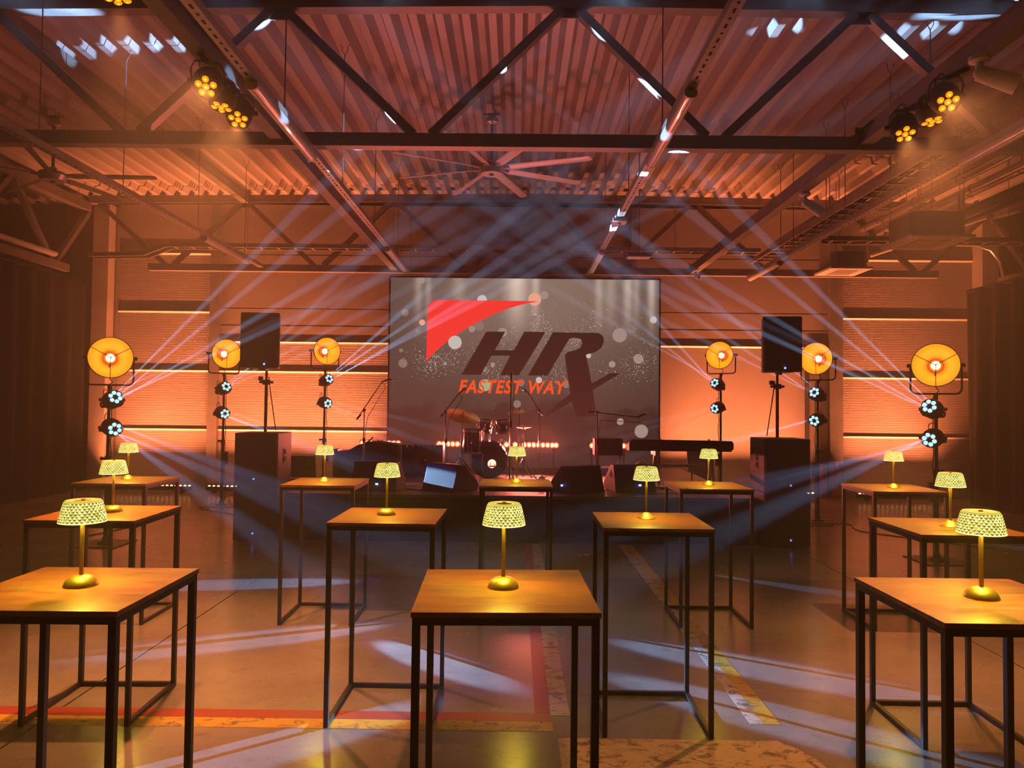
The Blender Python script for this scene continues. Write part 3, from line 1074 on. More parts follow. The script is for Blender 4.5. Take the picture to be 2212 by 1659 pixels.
# ================================================================== DRAPES
def drape(x, y0, y1, ztop, label, side):
    n = int((y1 - y0) / 0.05)
    vs_, fs = [], []
    zs = [0.01, 1.0, 2.4, ztop - 0.02, ztop]
    for i in range(n + 1):
        y = y0 + (y1 - y0) * i / n
        ph = i * 0.62 + 0.8 * math.sin(i * 0.11) + 0.5 * math.sin(i * 0.045)
        for z in zs:
            a = 0.055 if z < 2 else 0.045 if z < ztop - 0.1 else 0.03
            vs_.append((x + a * math.sin(ph + 0.15 * z), y, z))
    k = len(zs)
    for i in range(n):
        for q in range(k - 1):
            fs.append((i * k + q, (i + 1) * k + q, (i + 1) * k + q + 1, i * k + q + 1))
    m = MB().add(vs_, fs)
    t = thing('drape', label, 'curtain', (0, 0, 0))
    o = m.build('cloth', 'black_cloth', t, smooth=True)
    md = o.modifiers.new('thickness', 'SOLIDIFY')
    md.thickness = 0.012
    MB().cyl((x, y0, ztop + 0.03), (x, y1, ztop + 0.03), 0.025, n=8).build('top_bar', 'black_metal', t)
    yy = y0
    while yy <= y1 + 0.01:
        MB().cyl((x + side * 0.12, yy, 0), (x + side * 0.12, yy, ztop + 0.03), 0.025, n=8).build('upright', 'black_metal', t)
        yy += (y1 - y0) / 4
    return t


drape(-8.62, 1.0, 14.35, 4.10, 'tall black pleated drape along the left side of the hall', -1)
drape(8.62, 1.0, 13.95, 4.02, 'tall black pleated drape along the right side of the hall', 1)

# ================================================================== STAGE
SX0, SX1, SY0, SY1, SZ = -3.0, 3.12, 9.43, 13.95, 0.60
st = thing('stage', 'low black stage platform with dark skirt in front of the screen', 'stage', (0, 0, 0))
MB().mm((SX0 + 0.02, SY0 + 0.02, 0.0), (SX1 - 0.02, SY1, SZ - 0.04)).build('substructure', 'stage_skirt', st)
for i in range(3):
    for j in range(2):
        w_, d_ = (SX1 - SX0) / 3, (SY1 - SY0) / 2
        MB().mm((SX0 + i * w_ + 0.003, SY0 + j * d_ + 0.003, SZ - 0.04), (SX0 + (i + 1) * w_ - 0.003, SY0 + (j + 1) * d_ - 0.003, SZ)).build('deck_panel', 'stage_deck', st)
n = 160
vs_, fs = [], []
for i in range(n + 1):
    xx = SX0 + (SX1 - SX0) * i / n
    for z in (0.004, SZ - 0.045):
        vs_.append((xx, SY0 + 0.006 - 0.008 * math.sin(i * 0.9), z))
for i in range(n):
    fs.append((2 * i, 2 * i + 2, 2 * i + 3, 2 * i + 1))
MB().add(vs_, fs).build('front_skirt', 'stage_skirt', st, smooth=True)

# ------------------------------------------------------------------ LED wall and its picture
SCX, SCY, SCZ = 0.135, 13.5, 0.62
scr = thing('led_screen', 'large LED screen showing a red and dark logo over a bokeh picture', 'screen', (SCX, SCY, SCZ))
MB().mm((-2.50, 0.012, 0.0), (2.50, 0.10, 3.51)).build('cabinet', 'black_metal', scr)
MB().mm((-2.50, 0.0, 0.0), (2.50, 0.0115, 3.51)).build('picture', 'screen_picture', scr)
MB().mm((-2.53, -0.004, 0.0), (-2.501, 0.10, 3.53)).mm((2.501, -0.004, 0.0), (2.53, 0.10, 3.53)).mm((-2.53, -0.004, 3.511), (2.53, 0.10, 3.54)).build('edge_frame', 'black_metal', scr)


def sc_pt(zx, zy):
    """point of the picture, read from an enlarged view of it"""
    p = at(820 + zx / 3.568, 580 + zy / 3.568, SCY)
    return (p.x - SCX, p.z - SCZ)


def flat(name, poly, depth, mat, parent=scr):
    pts = [sc_pt(*p) for p in poly]
    n_ = len(pts)
    return MB().add([(a, -depth, b) for a, b in pts], [tuple(range(n_))]).build(name, mat, parent)


def arc(c, r, a0, a1, n_=6):
    return [(c[0] + r * math.cos(math.radians(a0 + (a1 - a0) * i / n_)), c[1] + r * math.sin(math.radians(a0 + (a1 - a0) * i / n_))) for i in range(n_ + 1)]


for bx_, by_, br_, kd in ((320, 88, 30, 'b'), (876, 240, 32, 'c'), (1268, 205, 33, 'b'), (1488, 252, 20, 'c'), (197, 340, 27, 'c'), (765, 440, 40, 'c'), (948, 492, 35, 'b'), (1190, 393, 30, 'c'), (1850, 515, 55, 'b'), (2110, 396, 27, 'a'), (1995, 697, 38, 'b'), (1792, 738, 26, 'b'), (1945, 467, 34, 'c'), (180, 730, 35, 'c'), (505, 733, 14, 'b'), (872, 740, 17, 'b'), (1610, 672, 20, 'a'), (1060, 1045, 30, 'c'), (1855, 1180, 27, 'b'), (2017, 1255, 52, 'b'), (165, 632, 15, 'c'), (1440, 890, 32, 'c'), (810, 775, 22, 'c'), (1090, 880, 28, 'c'), (292, 480, 14, 'c')):
    flat('bokeh_disc', arc((bx_, by_), br_, 0, 345, 23), 0.001, 'pic_bokeh_' + kd)
mm = MB()
rs = random.Random(3)
for cx_, cz_, sx_, sz_, nn in ((430, 690, 90, 50, 260), (380, 760, 50, 60, 130), (900, 810, 70, 40, 130), (1250, 460, 70, 70, 170), (1215, 380, 50, 40, 70), (1640, 440, 100, 90, 170), (2070, 690, 90, 80, 170), (1990, 790, 60, 40, 90), (1500, 570, 45, 40, 130), (1750, 790, 130, 60, 110), (650, 660, 120, 60, 130), (1250, 650, 120, 90, 150), (1350, 830, 70, 40, 110), (1000, 560, 90, 60, 100), (1100, 500, 1000, 300, 70), (1100, 1000, 900, 120, 40)):
    for _ in range(nn):
        zx, zy = rs.gauss(cx_, sx_), rs.gauss(cz_, sz_)
        if not (95 < zx < 2140 and 90 < zy < 1250):
            continue
        a_, b_ = sc_pt(zx, zy)
        s_ = rs.choice((0.003, 0.004, 0.005, 0.0075))
        mm.add([(a_ - s_, -0.002, b_), (a_, -0.002, b_ - s_), (a_ + s_, -0.002, b_), (a_, -0.002, b_ + s_)], [(0, 1, 2, 3)])
tag(mm.build('sparkle_dust', 'pic_spark', scr), kind='stuff')
flat('bokeh_disc', arc((328, 415), 23, 0, 345, 23), 0.003, 'pic_bokeh_r')
flat('bokeh_disc', arc((790, 240), 37, 0, 345, 23), 0.003, 'pic_bokeh_a')
flat('bokeh_disc', arc((1195, 238), 50, 0, 345, 23), 0.003, 'pic_bokeh_r')
flat('logo_sail', [(360, 715), (364, 520), (368, 330)] + arc((450, 325), 82, 180, 270, 7) + [(700, 246), (1000, 249), (1222, 253), (1100, 277), (1000, 306), (900, 345), (800, 392), (700, 445), (600, 506), (500, 581), (430, 642)], 0.004, 'pic_red')
flat('bokeh_disc', arc((711, 467), 25, 0, 345, 23), 0.005, 'pic_bokeh_b')
flat('bokeh_disc', arc((581, 570), 52, 0, 345, 23), 0.005, 'pic_bokeh_a')
flat('logo_letter', [(822, 487), (968, 487), (888, 630), (1035, 630), (1115, 487), (1278, 490), (1075, 822), (930, 822), (1005, 672), (860, 672), (780, 820), (630, 818)], 0.006, 'pic_dark')
flat('logo_letter', [(1335, 492), (1680, 497), (1708, 508), (1725, 530), (1728, 570), (1708, 612), (1664, 643), (1590, 665), (1610, 760), (1640, 920), (1672, 1140), (1515, 1138), (1480, 1030), (1450, 840), (1430, 690), (1428, 668), (1450, 645), (1520, 625), (1550, 605), (1562, 575), (1553, 546), (1530, 537), (1480, 537), (1458, 547), (1295, 825), (1143, 825)], 0.006, 'pic_dark')
flat('logo_letter', [(1775, 808), (1855, 808), (1640, 938), (1630, 890)], 0.006, 'pic_dark')
flat('logo_letter', [(1470, 965), (1490, 1022), (1303, 1133), (1255, 1130)], 0.006, 'pic_dark')
for nm, mt, bold, dep in (('slogan_outline', 'pic_orange_edge', 0.012, 0.007), ('slogan', 'pic_orange', 0.005, 0.009)):
    me = text_mesh('FASTEST WAY', 0.31, shear=0.25, bold=bold, spacing=1.14)
    xs = [v.co.x for v in me.vertices]
    ys = [v.co.y for v in me.vertices]
    (xa_, za_), (xb_, zb_) = sc_pt(612, 958), sc_pt(1442, 868)
    if nm == 'slogan_outline':
        xa_, za_, xb_, zb_ = xa_ - 0.012, za_ - 0.012, xb_ + 0.012, zb_ + 0.012
    for v in me.vertices:
        u, w_ = (v.co.x - min(xs)) / (max(xs) - min(xs)), (v.co.y - min(ys)) / (max(ys) - min(ys))
        v.co = (xa_ + u * (xb_ - xa_), -dep, za_ + w_ * (zb_ - za_))
    me.materials.clear()
    me.materials.append(MATS[mt])
    put(me, nm, scr)
flat('bokeh_disc', arc((812, 900), 46, 0, 345, 23), 0.0085, 'pic_bokeh_g')
flat('bokeh_disc', arc((1228, 860), 24, 0, 345, 23), 0.010, 'pic_bokeh_a')


# ------------------------------------------------------------------ loudspeakers
def subwoofer(x0, x1, y0, z0, h, side, label, ledx):
    w, d = x1 - x0, 0.58
    t = thing('subwoofer', label, 'subwoofer', ((x0 + x1) / 2, y0 + d / 2, z0), group='stacked subwoofers beside the stage')
    bo = MB().mm((-w / 2, -d / 2 + 0.02, 0.006), (w / 2, d / 2, h - 0.003)).build('cabinet', 'speaker_paint', t)
    bv = bo.modifiers.new('round', 'BEVEL')
    bv.width = 0.008
    bv.segments = 2
    MB().mm((-w / 2 + 0.008, -d / 2, 0.012), (w / 2 - 0.008, -d / 2 + 0.019, h - 0.008)).build('grille', 'speaker_grille', t)
    MB().lathe([(0.0105, 0), (0.0105, 0.004), (0.0055, 0.004), (0.0055, 0)], 16, axis='Y', origin=(ledx, -d / 2 - 0.004, 0.10)).build('power_light', 'led_blue', t)
    xs_ = side * (w / 2)
    hz = h * 0.56
    MB().mm((xs_ - side * 0.002, -0.05, hz - 0.10), (xs_ + side * 0.006, 0.05, hz + 0.10)).build('handle_plate', 'speaker_paint', t)
    for dz in (-0.05, 0.045):
        MB().mm((xs_ + side * 0.0062, -0.033, hz + dz - 0.034), (xs_ + side * 0.0075, 0.033, hz + dz + 0.034)).build('handle_shade', 'dark_void', t)  # proud dark plate painted as the shade inside the grip
    for sx in (-1, 1):
        for sy in (-1, 1):
            MB().cyl((sx * (w / 2 - 0.06), sy * (d / 2 - 0.06), 0.0), (sx * (w / 2 - 0.06), sy * (d / 2 - 0.06), 0.006), 0.02, n=8).build('foot', 'rubber', t)
    return t


subwoofer(-3.60, -3.045, 9.30, 0.0, 0.69, 1, 'lower black subwoofer of the stack left of the stage', -0.02)
subwoofer(-3.60, -3.045, 9.30, 0.69, 0.69, 1, 'upper black subwoofer of the stack left of the stage', -0.02)
subwoofer(3.155, 3.74, 9.27, 0.0, 0.69, -1, 'lower black subwoofer of the stack right of the stage', 0.04)
subwoofer(3.155, 3.74, 9.27, 0.69, 0.69, -1, 'upper black subwoofer of the stack right of the stage', 0.04)


def top_speaker(c, rz, label, ledx):
    t = thing('loudspeaker', label, 'loudspeaker', c, rz, group='loudspeakers on poles')
    h, w, d = 0.72, 0.50, 0.40
    pl = [(-w / 2, -d / 2), (w / 2, -d / 2), (w / 2 - 0.07, d / 2), (-w / 2 + 0.07, d / 2)]
    m = MB().add([(a, b, 0.0) for a, b in pl] + [(a, b, h) for a, b in pl], [(3, 2, 1, 0), (4, 5, 6, 7), (0, 1, 5, 4), (1, 2, 6, 5), (2, 3, 7, 6), (3, 0, 4, 7)])
    o = m.build('cabinet', 'speaker_paint', t)
    bv = o.modifiers.new('round', 'BEVEL')
    bv.width = 0.02
    bv.segments = 3
    n_ = 10
    vs_, fs = [], []
    for i in range(n_ + 1):
        u = i / n_ * 2 - 1
        for z in (0.02, h - 0.02):
            vs_.append((u * (w / 2 - 0.012), -d / 2 - 0.012 - 0.022 * (1 - u * u), z))
    for i in range(n_):
        fs.append((2 * i, 2 * i + 2, 2 * i + 3, 2 * i + 1))
    g = MB().add(vs_, fs).build('grille', 'speaker_grille', t, smooth=True)
    sd = g.modifiers.new('thickness', 'SOLIDIFY')
    sd.thickness = 0.008
    sd.offset = 0
    MB().lathe([(0.012, 0), (0.012, 0.005), (0.006, 0.005), (0.006, 0)], 16, axis='Y', origin=(ledx, -d / 2 - 0.044, 0.045)).build('power_light', 'led_blue', t)
    MB().mm((-0.08, 0.0, h - 0.002), (0.08, 0.1, h + 0.012)).build('top_handle', 'black_plastic', t)
    MB().cyl((0, 0, -0.03), (0, 0, 0.0), 0.045, n=12).build('pole_cup', 'black_plastic', t)
    return t


def speaker_pole(x, y, z0, z1, label, lean):
    t = thing('speaker_pole', label, 'speaker pole', (x, y, z0), group='speaker poles on the subwoofers')
    H = z1 - z0
    MB().cyl((0, 0, 0), (0, 0, H * 0.82), 0.021, n=10).build('lower_tube', 'black_metal', t, smooth=True)
    MB().cyl((0, 0, H * 0.80), (0, 0, H), 0.0165, n=10).build('upper_tube', 'black_metal', t, smooth=True)
    MB().cyl((0, 0, H * 0.77), (0, 0, H * 0.85), 0.05, n=12).mm((-0.09, -0.012, H * 0.79), (0.09, 0.012, H * 0.83)).build('lock_collar', 'black_plastic', t)
    MB().cyl((-0.05, 0, H * 0.87), (-0.10, 0, H * 0.87), 0.03, n=10).build('knob', 'black_plastic', t)
    MB().tube([(lean * 0.02, 0.03, H * 0.9), (lean * 0.05, 0.04, H * 0.6), (lean * 0.12, 0.05, 0.02)], 0.007, 6).build('speaker_cable', 'rubber', t)
    return t


speaker_pole(-3.315, 9.62, 1.381, 2.19, 'black pole on the left subwoofer stack', 1)
speaker_pole(3.44, 9.62, 1.381, 2.21, 'black pole on the right subwoofer stack', -1)
top_speaker((-3.37, 9.62, 2.22), math.radians(7), 'black loudspeaker on the pole left of the screen', 0.07)
top_speaker((3.46, 9.62, 2.24), math.radians(-6), 'black loudspeaker on the pole right of the screen', 0.02)


# ================================================================== LIGHT STANDS, DISH LAMPS, PAR SPOTS
def light_stand(x, y, ztop, label, sgn):
    t = thing('light_stand', label, 'light stand', (x, y, 0), group='stands of the dish lamps')
    MB().mm((-0.26, -0.26, 0), (0.26, 0.26, 0.012)).build('base_plate', 'black_metal', t)
    MB().lathe([(0.09, 0.0125), (0.085, 0.03), (0.04, 0.05), (0.03, 0.10), (0, 0.10)], 16).build('base_socket', 'black_metal', t, smooth=True)
    zc = min(1.1, ztop * 0.55)
    MB().cyl((0, 0, 0.05), (0, 0, zc), 0.026, n=10).build('lower_pole', 'black_metal', t, smooth=True)
    MB().cyl((0, 0, zc - 0.03), (0, 0, ztop), 0.0205, n=10).build('upper_pole', 'black_metal', t, smooth=True)
    MB().cyl((0, 0, zc - 0.05), (0, 0, zc + 0.03), 0.036, n=10).build('collar', 'black_plastic', t)
    MB().cyl((-sgn * 0.03, 0, zc), (-sgn * 0.085, 0, zc), 0.012, 0.024, n=8).build('knob', 'black_plastic', t)
    pts = []
    for i in range(15):
        z = ztop * (1 - i / 14) + 0.03
        pts.append((sgn * (0.030 + 0.022 * abs(math.sin(i * 1.3))), -0.015, z))
    MB().tube(pts, 0.006, 5).build('cable', 'rubber', t)
    MB().mm((sgn * 0.03, -0.03, 0.70), (sgn * 0.09, 0.03, 0.92)).build('power_box', 'black_plastic', t)
    return t


def dish_lamp(c, turn, tilt, label):
    t = thing('dish_lamp', label, 'stage lamp', c, group='yellow dish lamps')
    to_cam = (CAM - Vector(c)).normalized()
    d = Matrix.Rotation(turn, 3, 'Z') @ to_cam
    d.z = tilt
    q = d.normalized().to_track_quat('Y', 'Z')
    mq = q.to_matrix().to_4x4()
    MB().lathe([(0.252, 0.09), (0.236, 0.015), (0.19, -0.065), (0.115, -0.125), (0.06, -0.15), (0.0, -0.155)], 40, axis='Y').xform(mq).build('shell', 'lamp_shell', t, smooth=True)
    MB().lathe([(0.246, 0.088), (0.229, 0.018), (0.184, -0.058), (0.110, -0.115), (0.07, -0.130), (0.0, -0.132)], 40, axis='Y').xform(mq).build('reflector', 'reflector_gold', t, smooth=True)
    MB().tube([(0.25 * math.cos(2 * PI * i / 40), 0.09, 0.25 * math.sin(2 * PI * i / 40)) for i in range(40)], 0.006, 6, True).xform(mq).build('rim', 'lamp_shell', t, smooth=True)
    MB().lathe([(0.075, -0.129), (0.075, -0.10), (0.045, -0.10), (0.045, -0.06)], 24, axis='Y').xform(mq).build('socket', 'reflector_gold', t, smooth=True)
    MB().ball((0, -0.035, 0), 0.052, 18, 12).xform(mq).build('bulb', 'bulb_white', t, smooth=True)
    for a in (-90, 30, 150):
        a = math.radians(a)
        MB().tube([(0, 0.105, 0), (0.246 * math.cos(a), 0.094, 0.246 * math.sin(a))], 0.0042, 5).xform(mq).build('guard_wire', 'lamp_shell', t)
    MB().ball((0, 0.105, 0), 0.009).xform(mq).build('guard_hub', 'lamp_shell', t)
    # U-shaped yoke hanging below, turning with the dish round the pole only
    fl_ = Vector((d.x, d.y, 0)).normalized()
    rz = Matrix((Vector((fl_.y, -fl_.x, 0)), fl_, Vector((0, 0, 1)))).transposed().to_4x4()
    hw, dp, rc = 0.262, -0.335, 0.06
    yk = [(-hw, -0.02, 0.0), (-hw, -0.02, dp + rc)] + [(-hw + rc - rc * math.cos(a), -0.02, dp + rc - rc * math.sin(a)) for a in (0.4, 0.8, 1.2, PI / 2)]
    yk = yk + [(-p[0], p[1], p[2]) for p in reversed(yk)]
    MB().tube(yk, 0.0115, 8).xform(rz).build('yoke', 'lamp_shell', t, smooth=True)
    for s in (-1, 1):
        MB().cyl((s * 0.225, -0.02, 0), (s * 0.30, -0.02, 0), 0.022, n=10).xform(rz).build('yoke_knob', 'lamp_shell', t, smooth=True)
    MB().tube([(0, -0.12, -0.05), (0.02, -0.10, -0.22), (-0.03, -0.05, -0.30), (0.0, -0.02, dp)], 0.006, 5).xform(rz).build('power_lead', 'rubber', t)
    MB().cyl((0, -0.02, dp - 0.05), (0, -0.02, dp), 0.024, n=10).xform(rz).build('spigot', 'lamp_shell', t)
    lamp('POINT', 'dish_lamp_light', t, mq @ Vector((0, 0.055, 0)), P_DISH, C_DISH, shadow_soft_size=0.03)
    return t


_PAR = {}


def par_meshes():
    if _PAR:
        return _PAR
    _PAR['body'] = MB().lathe([(0, -0.155), (0.045, -0.152), (0.085, -0.13), (0.106, -0.085), (0.110, -0.03), (0.104, 0.03), (0.094, 0.075), (0.089, 0.085), (0.0885, 0.078), (0.0, 0.078)], 24, axis='Y').mesh('body', 'black_plastic', True)
    _PAR['face'] = MB().lathe([(0.088, 0.0785), (0.088, 0.0795), (0, 0.0795)], 24, axis='Y').mesh('face_plate', 'black_plastic')
    lp = [(0.0, 0.012), (0.012, 0.011), (0.020, 0.008), (0.0245, 0.003), (0.0245, 0.0)]
    _PAR['lens_w'] = MB().lathe(lp, 14, axis='Y').mesh('lens', 'lens_white', True)
    _PAR['lens_a'] = MB().lathe(lp, 14, axis='Y').mesh('lens', 'lens_amber', True)
    _PAR['core_a'] = MB().lathe([(0.0, 0.0135), (0.008, 0.0125), (0.010, 0.011), (0.010, 0.0095)], 10, axis='Y').mesh('lens_core', 'lens_amber_core', True)
    _PAR['hub'] = MB().lathe([(0.0, 0.006), (0.015, 0.006), (0.016, 0.0)], 12, axis='Y').mesh('lens', 'black_plastic')
    yk = [(-0.118, -0.03, 0), (-0.118, -0.045, 0.09), (-0.085, -0.05, 0.145), (0.085, -0.05, 0.145), (0.118, -0.045, 0.09), (0.118, -0.03, 0)]
    m = MB()
    for a, b in zip(yk[:-1], yk[1:]):
        m.bar(a, b, 0.035, 0.007, (0, 0, 1) if abs(a[2] - b[2]) < 0.01 else (1, 0, 0))
    _PAR['yoke'] = m.mesh('yoke', 'black_metal')
    _PAR['knob'] = MB().cyl((0.10, -0.03, 0), (0.145, -0.03, 0), 0.02, n=8).mesh('yoke_knob', 'black_plastic')
    _PAR['loop'] = MB().tube([(0.03 + 0.035 * math.cos(a), -0.12 + 0.02 * math.cos(a), 0.11 + 0.05 * math.sin(a)) for a in [i * 0.45 - 0.6 for i in range(10)]], 0.005, 5).mesh('cable_loop', 'rubber')
    return _PAR


def par(c, direction, label, kind, group, beams=(), power=0.0, angle=5.0, fringe=False):
    P = par_meshes()
    t = thing('par_spotlight', label, 'spotlight', c, group=group)
    q = Vector(direction).normalized().to_track_quat('Y', 'Z')
    t.rotation_mode = 'QUATERNION'
    t.rotation_quaternion = q
    put(P['body'], 'body', t)
    fp = put(P['face'], 'face_plate', t)
    lens, off = (P['lens_w'], 0) if kind == 'w' else (P['lens_a'], 0)
    nl = 6 if kind == 'w' else 5
    for k in range(nl):
        a = 2 * PI * k / nl + (PI / 2 if kind == 'a' else 0.3)
        loc = (0.055 * math.cos(a), 0.080, 0.055 * math.sin(a))
        put(lens, 'lens', t, loc)
        if kind == 'a':
            put(P['core_a'], 'lens_core', t, loc)
    put(P['hub'] if kind == 'w' else lens, 'lens', t, (0, 0.080, 0))
    yo = put(P['yoke'], 'yoke', t)
    if kind == 'w':
        yo.rotation_euler = (PI / 2, 0, 0)
    put(P['knob'], 'yoke_knob', t)
    put(P['knob'], 'yoke_knob', t, (-0.245, 0, 0))
    put(P['loop'], 'cable_loop', t)
    if kind == 'a':
        put(P['core_a'], 'lens_core', t, (0, 0.080, 0))
    for k, b in enumerate(beams):
        src = Vector((0, 0.11, 0))
        lev = b[3] if len(b) > 3 else 1.0
        b = b[:3]
        a = 2 * PI * k / max(1, len(beams))
        if kind == 'w':
            src += Vector((0.05 * math.cos(a), 0, 0.05 * math.sin(a)))
        wsrc = Vector(c) + q @ src
        dirw = (Vector(b) - wsrc) if kind == 'w' else Vector(b)
        lamp('SPOT', 'par_beam', t, src, power * lev, C_BEAM if kind == 'w' else C_AMBER, dirw, q, spot_size=math.radians(angle), spot_blend=0.6 if kind == 'w' else 0.9, shadow_soft_size=0.008 if kind == 'w' else 0.04)
        if fringe:
            lamp('SPOT', 'par_beam_fringe', t, src, power * lev * 0.12, (0.06, 0.12, 1.0), dirw, q, spot_size=math.radians(angle * 1.45), spot_blend=0.8, shadow_soft_size=0.008)
    return t


RZ = ROOF
STANDS = [
    # tag, side sign (+1 = left, looking right), distance, dish photo pos, pole px, upper par px, lower par px, dish turn, upper targets, lower targets
    ('at the far left beside the black drape', 1, 8.8, (237, 771), 232, (244, 862), (243, 924), 0.03,
     [(2.85, 7.91, RZ, 0.2), (4.49, 7.88, RZ, 0.2), (0.3, 6.6, RZ), (1.0, 7.0, RZ), (1.31, 6.3, 4.2, 0.10), (3.0, 7.0, RZ), (5.0, 7.1, RZ)],
     [(-0.54, 5.04, 0), (1.61, 5.03, 0), (1.54, 4.16, 0)]),
    ('behind the left loudspeaker stack', 1, 12.3, (489, 763), 473, (484, 838), (481, 892), 0.35,
     [(5.0, 6.0, RZ, 0.55), (3.5, 5.4, RZ, 0.5), (6.4, 6.6, RZ, 0.55), (1.5, 6.5, RZ, 0.5)],
     [(1.26, 7.44, 0), (2.44, 7.60, 0, 0.5), (2.09, 6.94, 0)]),
    ('left of the screen', 1, 13.2, (705, 757), 694, (706, 821), (703, 870), 0.35,
     [(4.0, 6.5, RZ, 1.1), (3.0, 5.5, RZ, 0.9), (5.5, 7.0, RZ, 1.3), (4.8, 6.7, RZ, 1.1)],
     [(0.2, 10.6, SZ, 0.8), (2.4, 11.0, SZ, 0.8), (-1.0, 11.2, SZ, 0.8)]),
    ('right of the screen in the haze', -1, 13.2, (1556, 766), 1558, (1549, 830), (1549, 881), -0.30,
     [(-3.5, 6.0, RZ, 0.5), (-5.4, 6.6, RZ, 0.5), (-2.2, 5.5, RZ, 0.5)],
     [(-0.5, 11.0, SZ, 0.4), (-1.8, 10.6, SZ, 0.4), (1.0, 10.9, SZ, 0.4)]),
    ('behind the right loudspeaker stack', -1, 11.3, (1762, 773), 1773, (1764, 851), (1764, 907), -0.30,
     [(-4.0, 6.0, RZ, 0.6), (-2.6, 5.4, RZ, 0.6), (-5.8, 6.6, RZ, 0.6)],
     [(-3.0, 8.02, 0), (-2.27, 8.11, 0), (-2.3, 9.6, SZ, 0.12)]),
    ('at the far right beside the black drape', -1, 8.4, (2021, 787), 2023, (2013, 882), (2013, 947), 0.0,
     [(-4.71, 8.33, RZ, 0.2), (-5.44, 8.45, RZ, 0.15), (-4.1, 8.3, RZ, 0.2), (-2.43, 5.9, 4.4, 0.08), (-0.3, 6.8, RZ), (-1.2, 7.0, RZ), (-3.2, 7.1, RZ), (-5.2, 7.2, RZ)],
     [(-1.9, 5.48, 0), (-1.29, 3.74, 0), (-2.61, 7.11, 0)]),
]
for tg, sg, Y, dpx, pole, up_, lo_, turn, tu, tl in STANDS:
    pd = at(dpx[0], dpx[1], Y)
    px_ = at(pole + (dpx[0] - pole) * 0.6, 900, Y + 0.20).x
    light_stand(px_, Y + 0.20, pd.z - 0.385, 'black light stand ' + tg, sg)
    dish_lamp((px_, Y + 0.20, pd.z), turn, 0.0 if abs(turn) < 0.1 else -0.02, 'glowing yellow dish lamp ' + tg)
    for pp, tgt, nm, dz in ((up_, tu, 'upper', 0.30), (lo_, tl, 'lower', -0.16)):
        c = at(pp[0], pp[1], Y)
        pt = par((c.x, Y, c.z), (sg * 0.72, -0.64, dz), '%s white spotlight on the stand %s' % (nm, tg), 'w', 'white spotlights on the stands', tgt, P_BEAM_UP if nm == 'upper' else P_BEAM_DOWN, 2.1 if nm == 'upper' else 3.8, nm == 'lower' and Y < 13)
        qi = pt.rotation_quaternion.inverted()
        MB().bar((0, -0.145, -0.04), qi @ (Vector((px_, Y + 0.165, c.z + 0.02)) - Vector((c.x, Y, c.z))), 0.04, 0.04).build('pole_clamp', 'black_metal', pt)

# amber ceiling spots on the tie beams
AMB = [
    ('first amber spotlight on the left beam, at the top edge', (-2.53, 4.46, 4.36), (0.1, 0.1, -1)),
    ('amber spotlight on the left beam, facing the camera', (-2.36, 5.42, 4.17), (0.18, -0.75, -0.62)),
    ('amber spotlight on the left beam pointing straight down, middle of three', (-2.37, 5.72, 4.19), (-0.05, -0.15, -1)),
    ('amber spotlight on the left beam nearest the truss', (-2.35, 6.02, 4.18), (0.12, -0.55, -0.8)),
    ('amber spotlight on the right beam, facing the camera', (3.28, 5.56, 4.16), (-0.2, -0.75, -0.6)),
    ('amber spotlight on the right beam pointing straight down, middle of three', (3.34, 5.86, 4.18), (0.05, -0.15, -1)),
    ('amber spotlight on the right beam nearest the truss', (3.28, 6.16, 4.16), (-0.15, -0.55, -0.8)),
]
for lab, c, d in AMB:
    t = par(c, d, lab, 'a', 'amber spotlights under the tie beams', [d], P_AMBER, 58.0)
    q = t.rotation_quaternion
    bx = -2.43 if c[0] < 0 else 3.46
    top = q.inverted() @ (Vector((bx, c[1], 4.405)) - Vector(c))
    MB().bar((0, -0.05, 0.145), top, 0.03, 0.03).build('hook_clamp', 'black_metal', t)

# ================================================================== LED BATTENS
# uplighters along the foot of the end wall
for k, (x0, x1, lab) in enumerate(((-8.05, -6.3, 'left end, behind the far left table'), (-6.0, -4.5, 'beside the left light stand'), (-4.4, -2.9, 'behind the black chair'), (3.0, 4.5, 'behind the keyboard'), (4.6, 5.8, 'beside the dark door'), (6.62, 8.4, 'right end, behind the far right table'))):
    t = thing('wall_uplighter', 'orange LED batten at the end wall, ' + lab, 'light batten', ((x0 + x1) / 2, 14.18, 0), group='orange LED battens at the end wall')
    L_ = x1 - x0
    MB().mm((-L_ / 2, -0.04, 0.05), (L_ / 2, 0.04, 0.13)).build('housing', 'black_metal', t)
    for sx in (-1, 1):
        MB().mm((sx * L_ * 0.4 - 0.02, -0.06, 0.0), (sx * L_ * 0.4 + 0.02, 0.06, 0.05)).build('foot', 'black_metal', t)
    nc = int(L_ / 0.085)
    me = MB().lathe([(0, 0.022), (0.018, 0.016), (0.024, 0.0)], 10).mesh('led_cell', 'cell_orange', True)
    for i in range(nc):
        put(me, 'led_cell', t, (-L_ / 2 + (i + 0.5) * L_ / nc, 0, 0.13))
    lamp('AREA', 'wall_wash', t, (0, 0, 0.165), P_WALL * L_, C_WALL, (0, 0.13, 1), None, shape='RECTANGLE', size=L_, size_y=0.03, spread=math.radians(78))

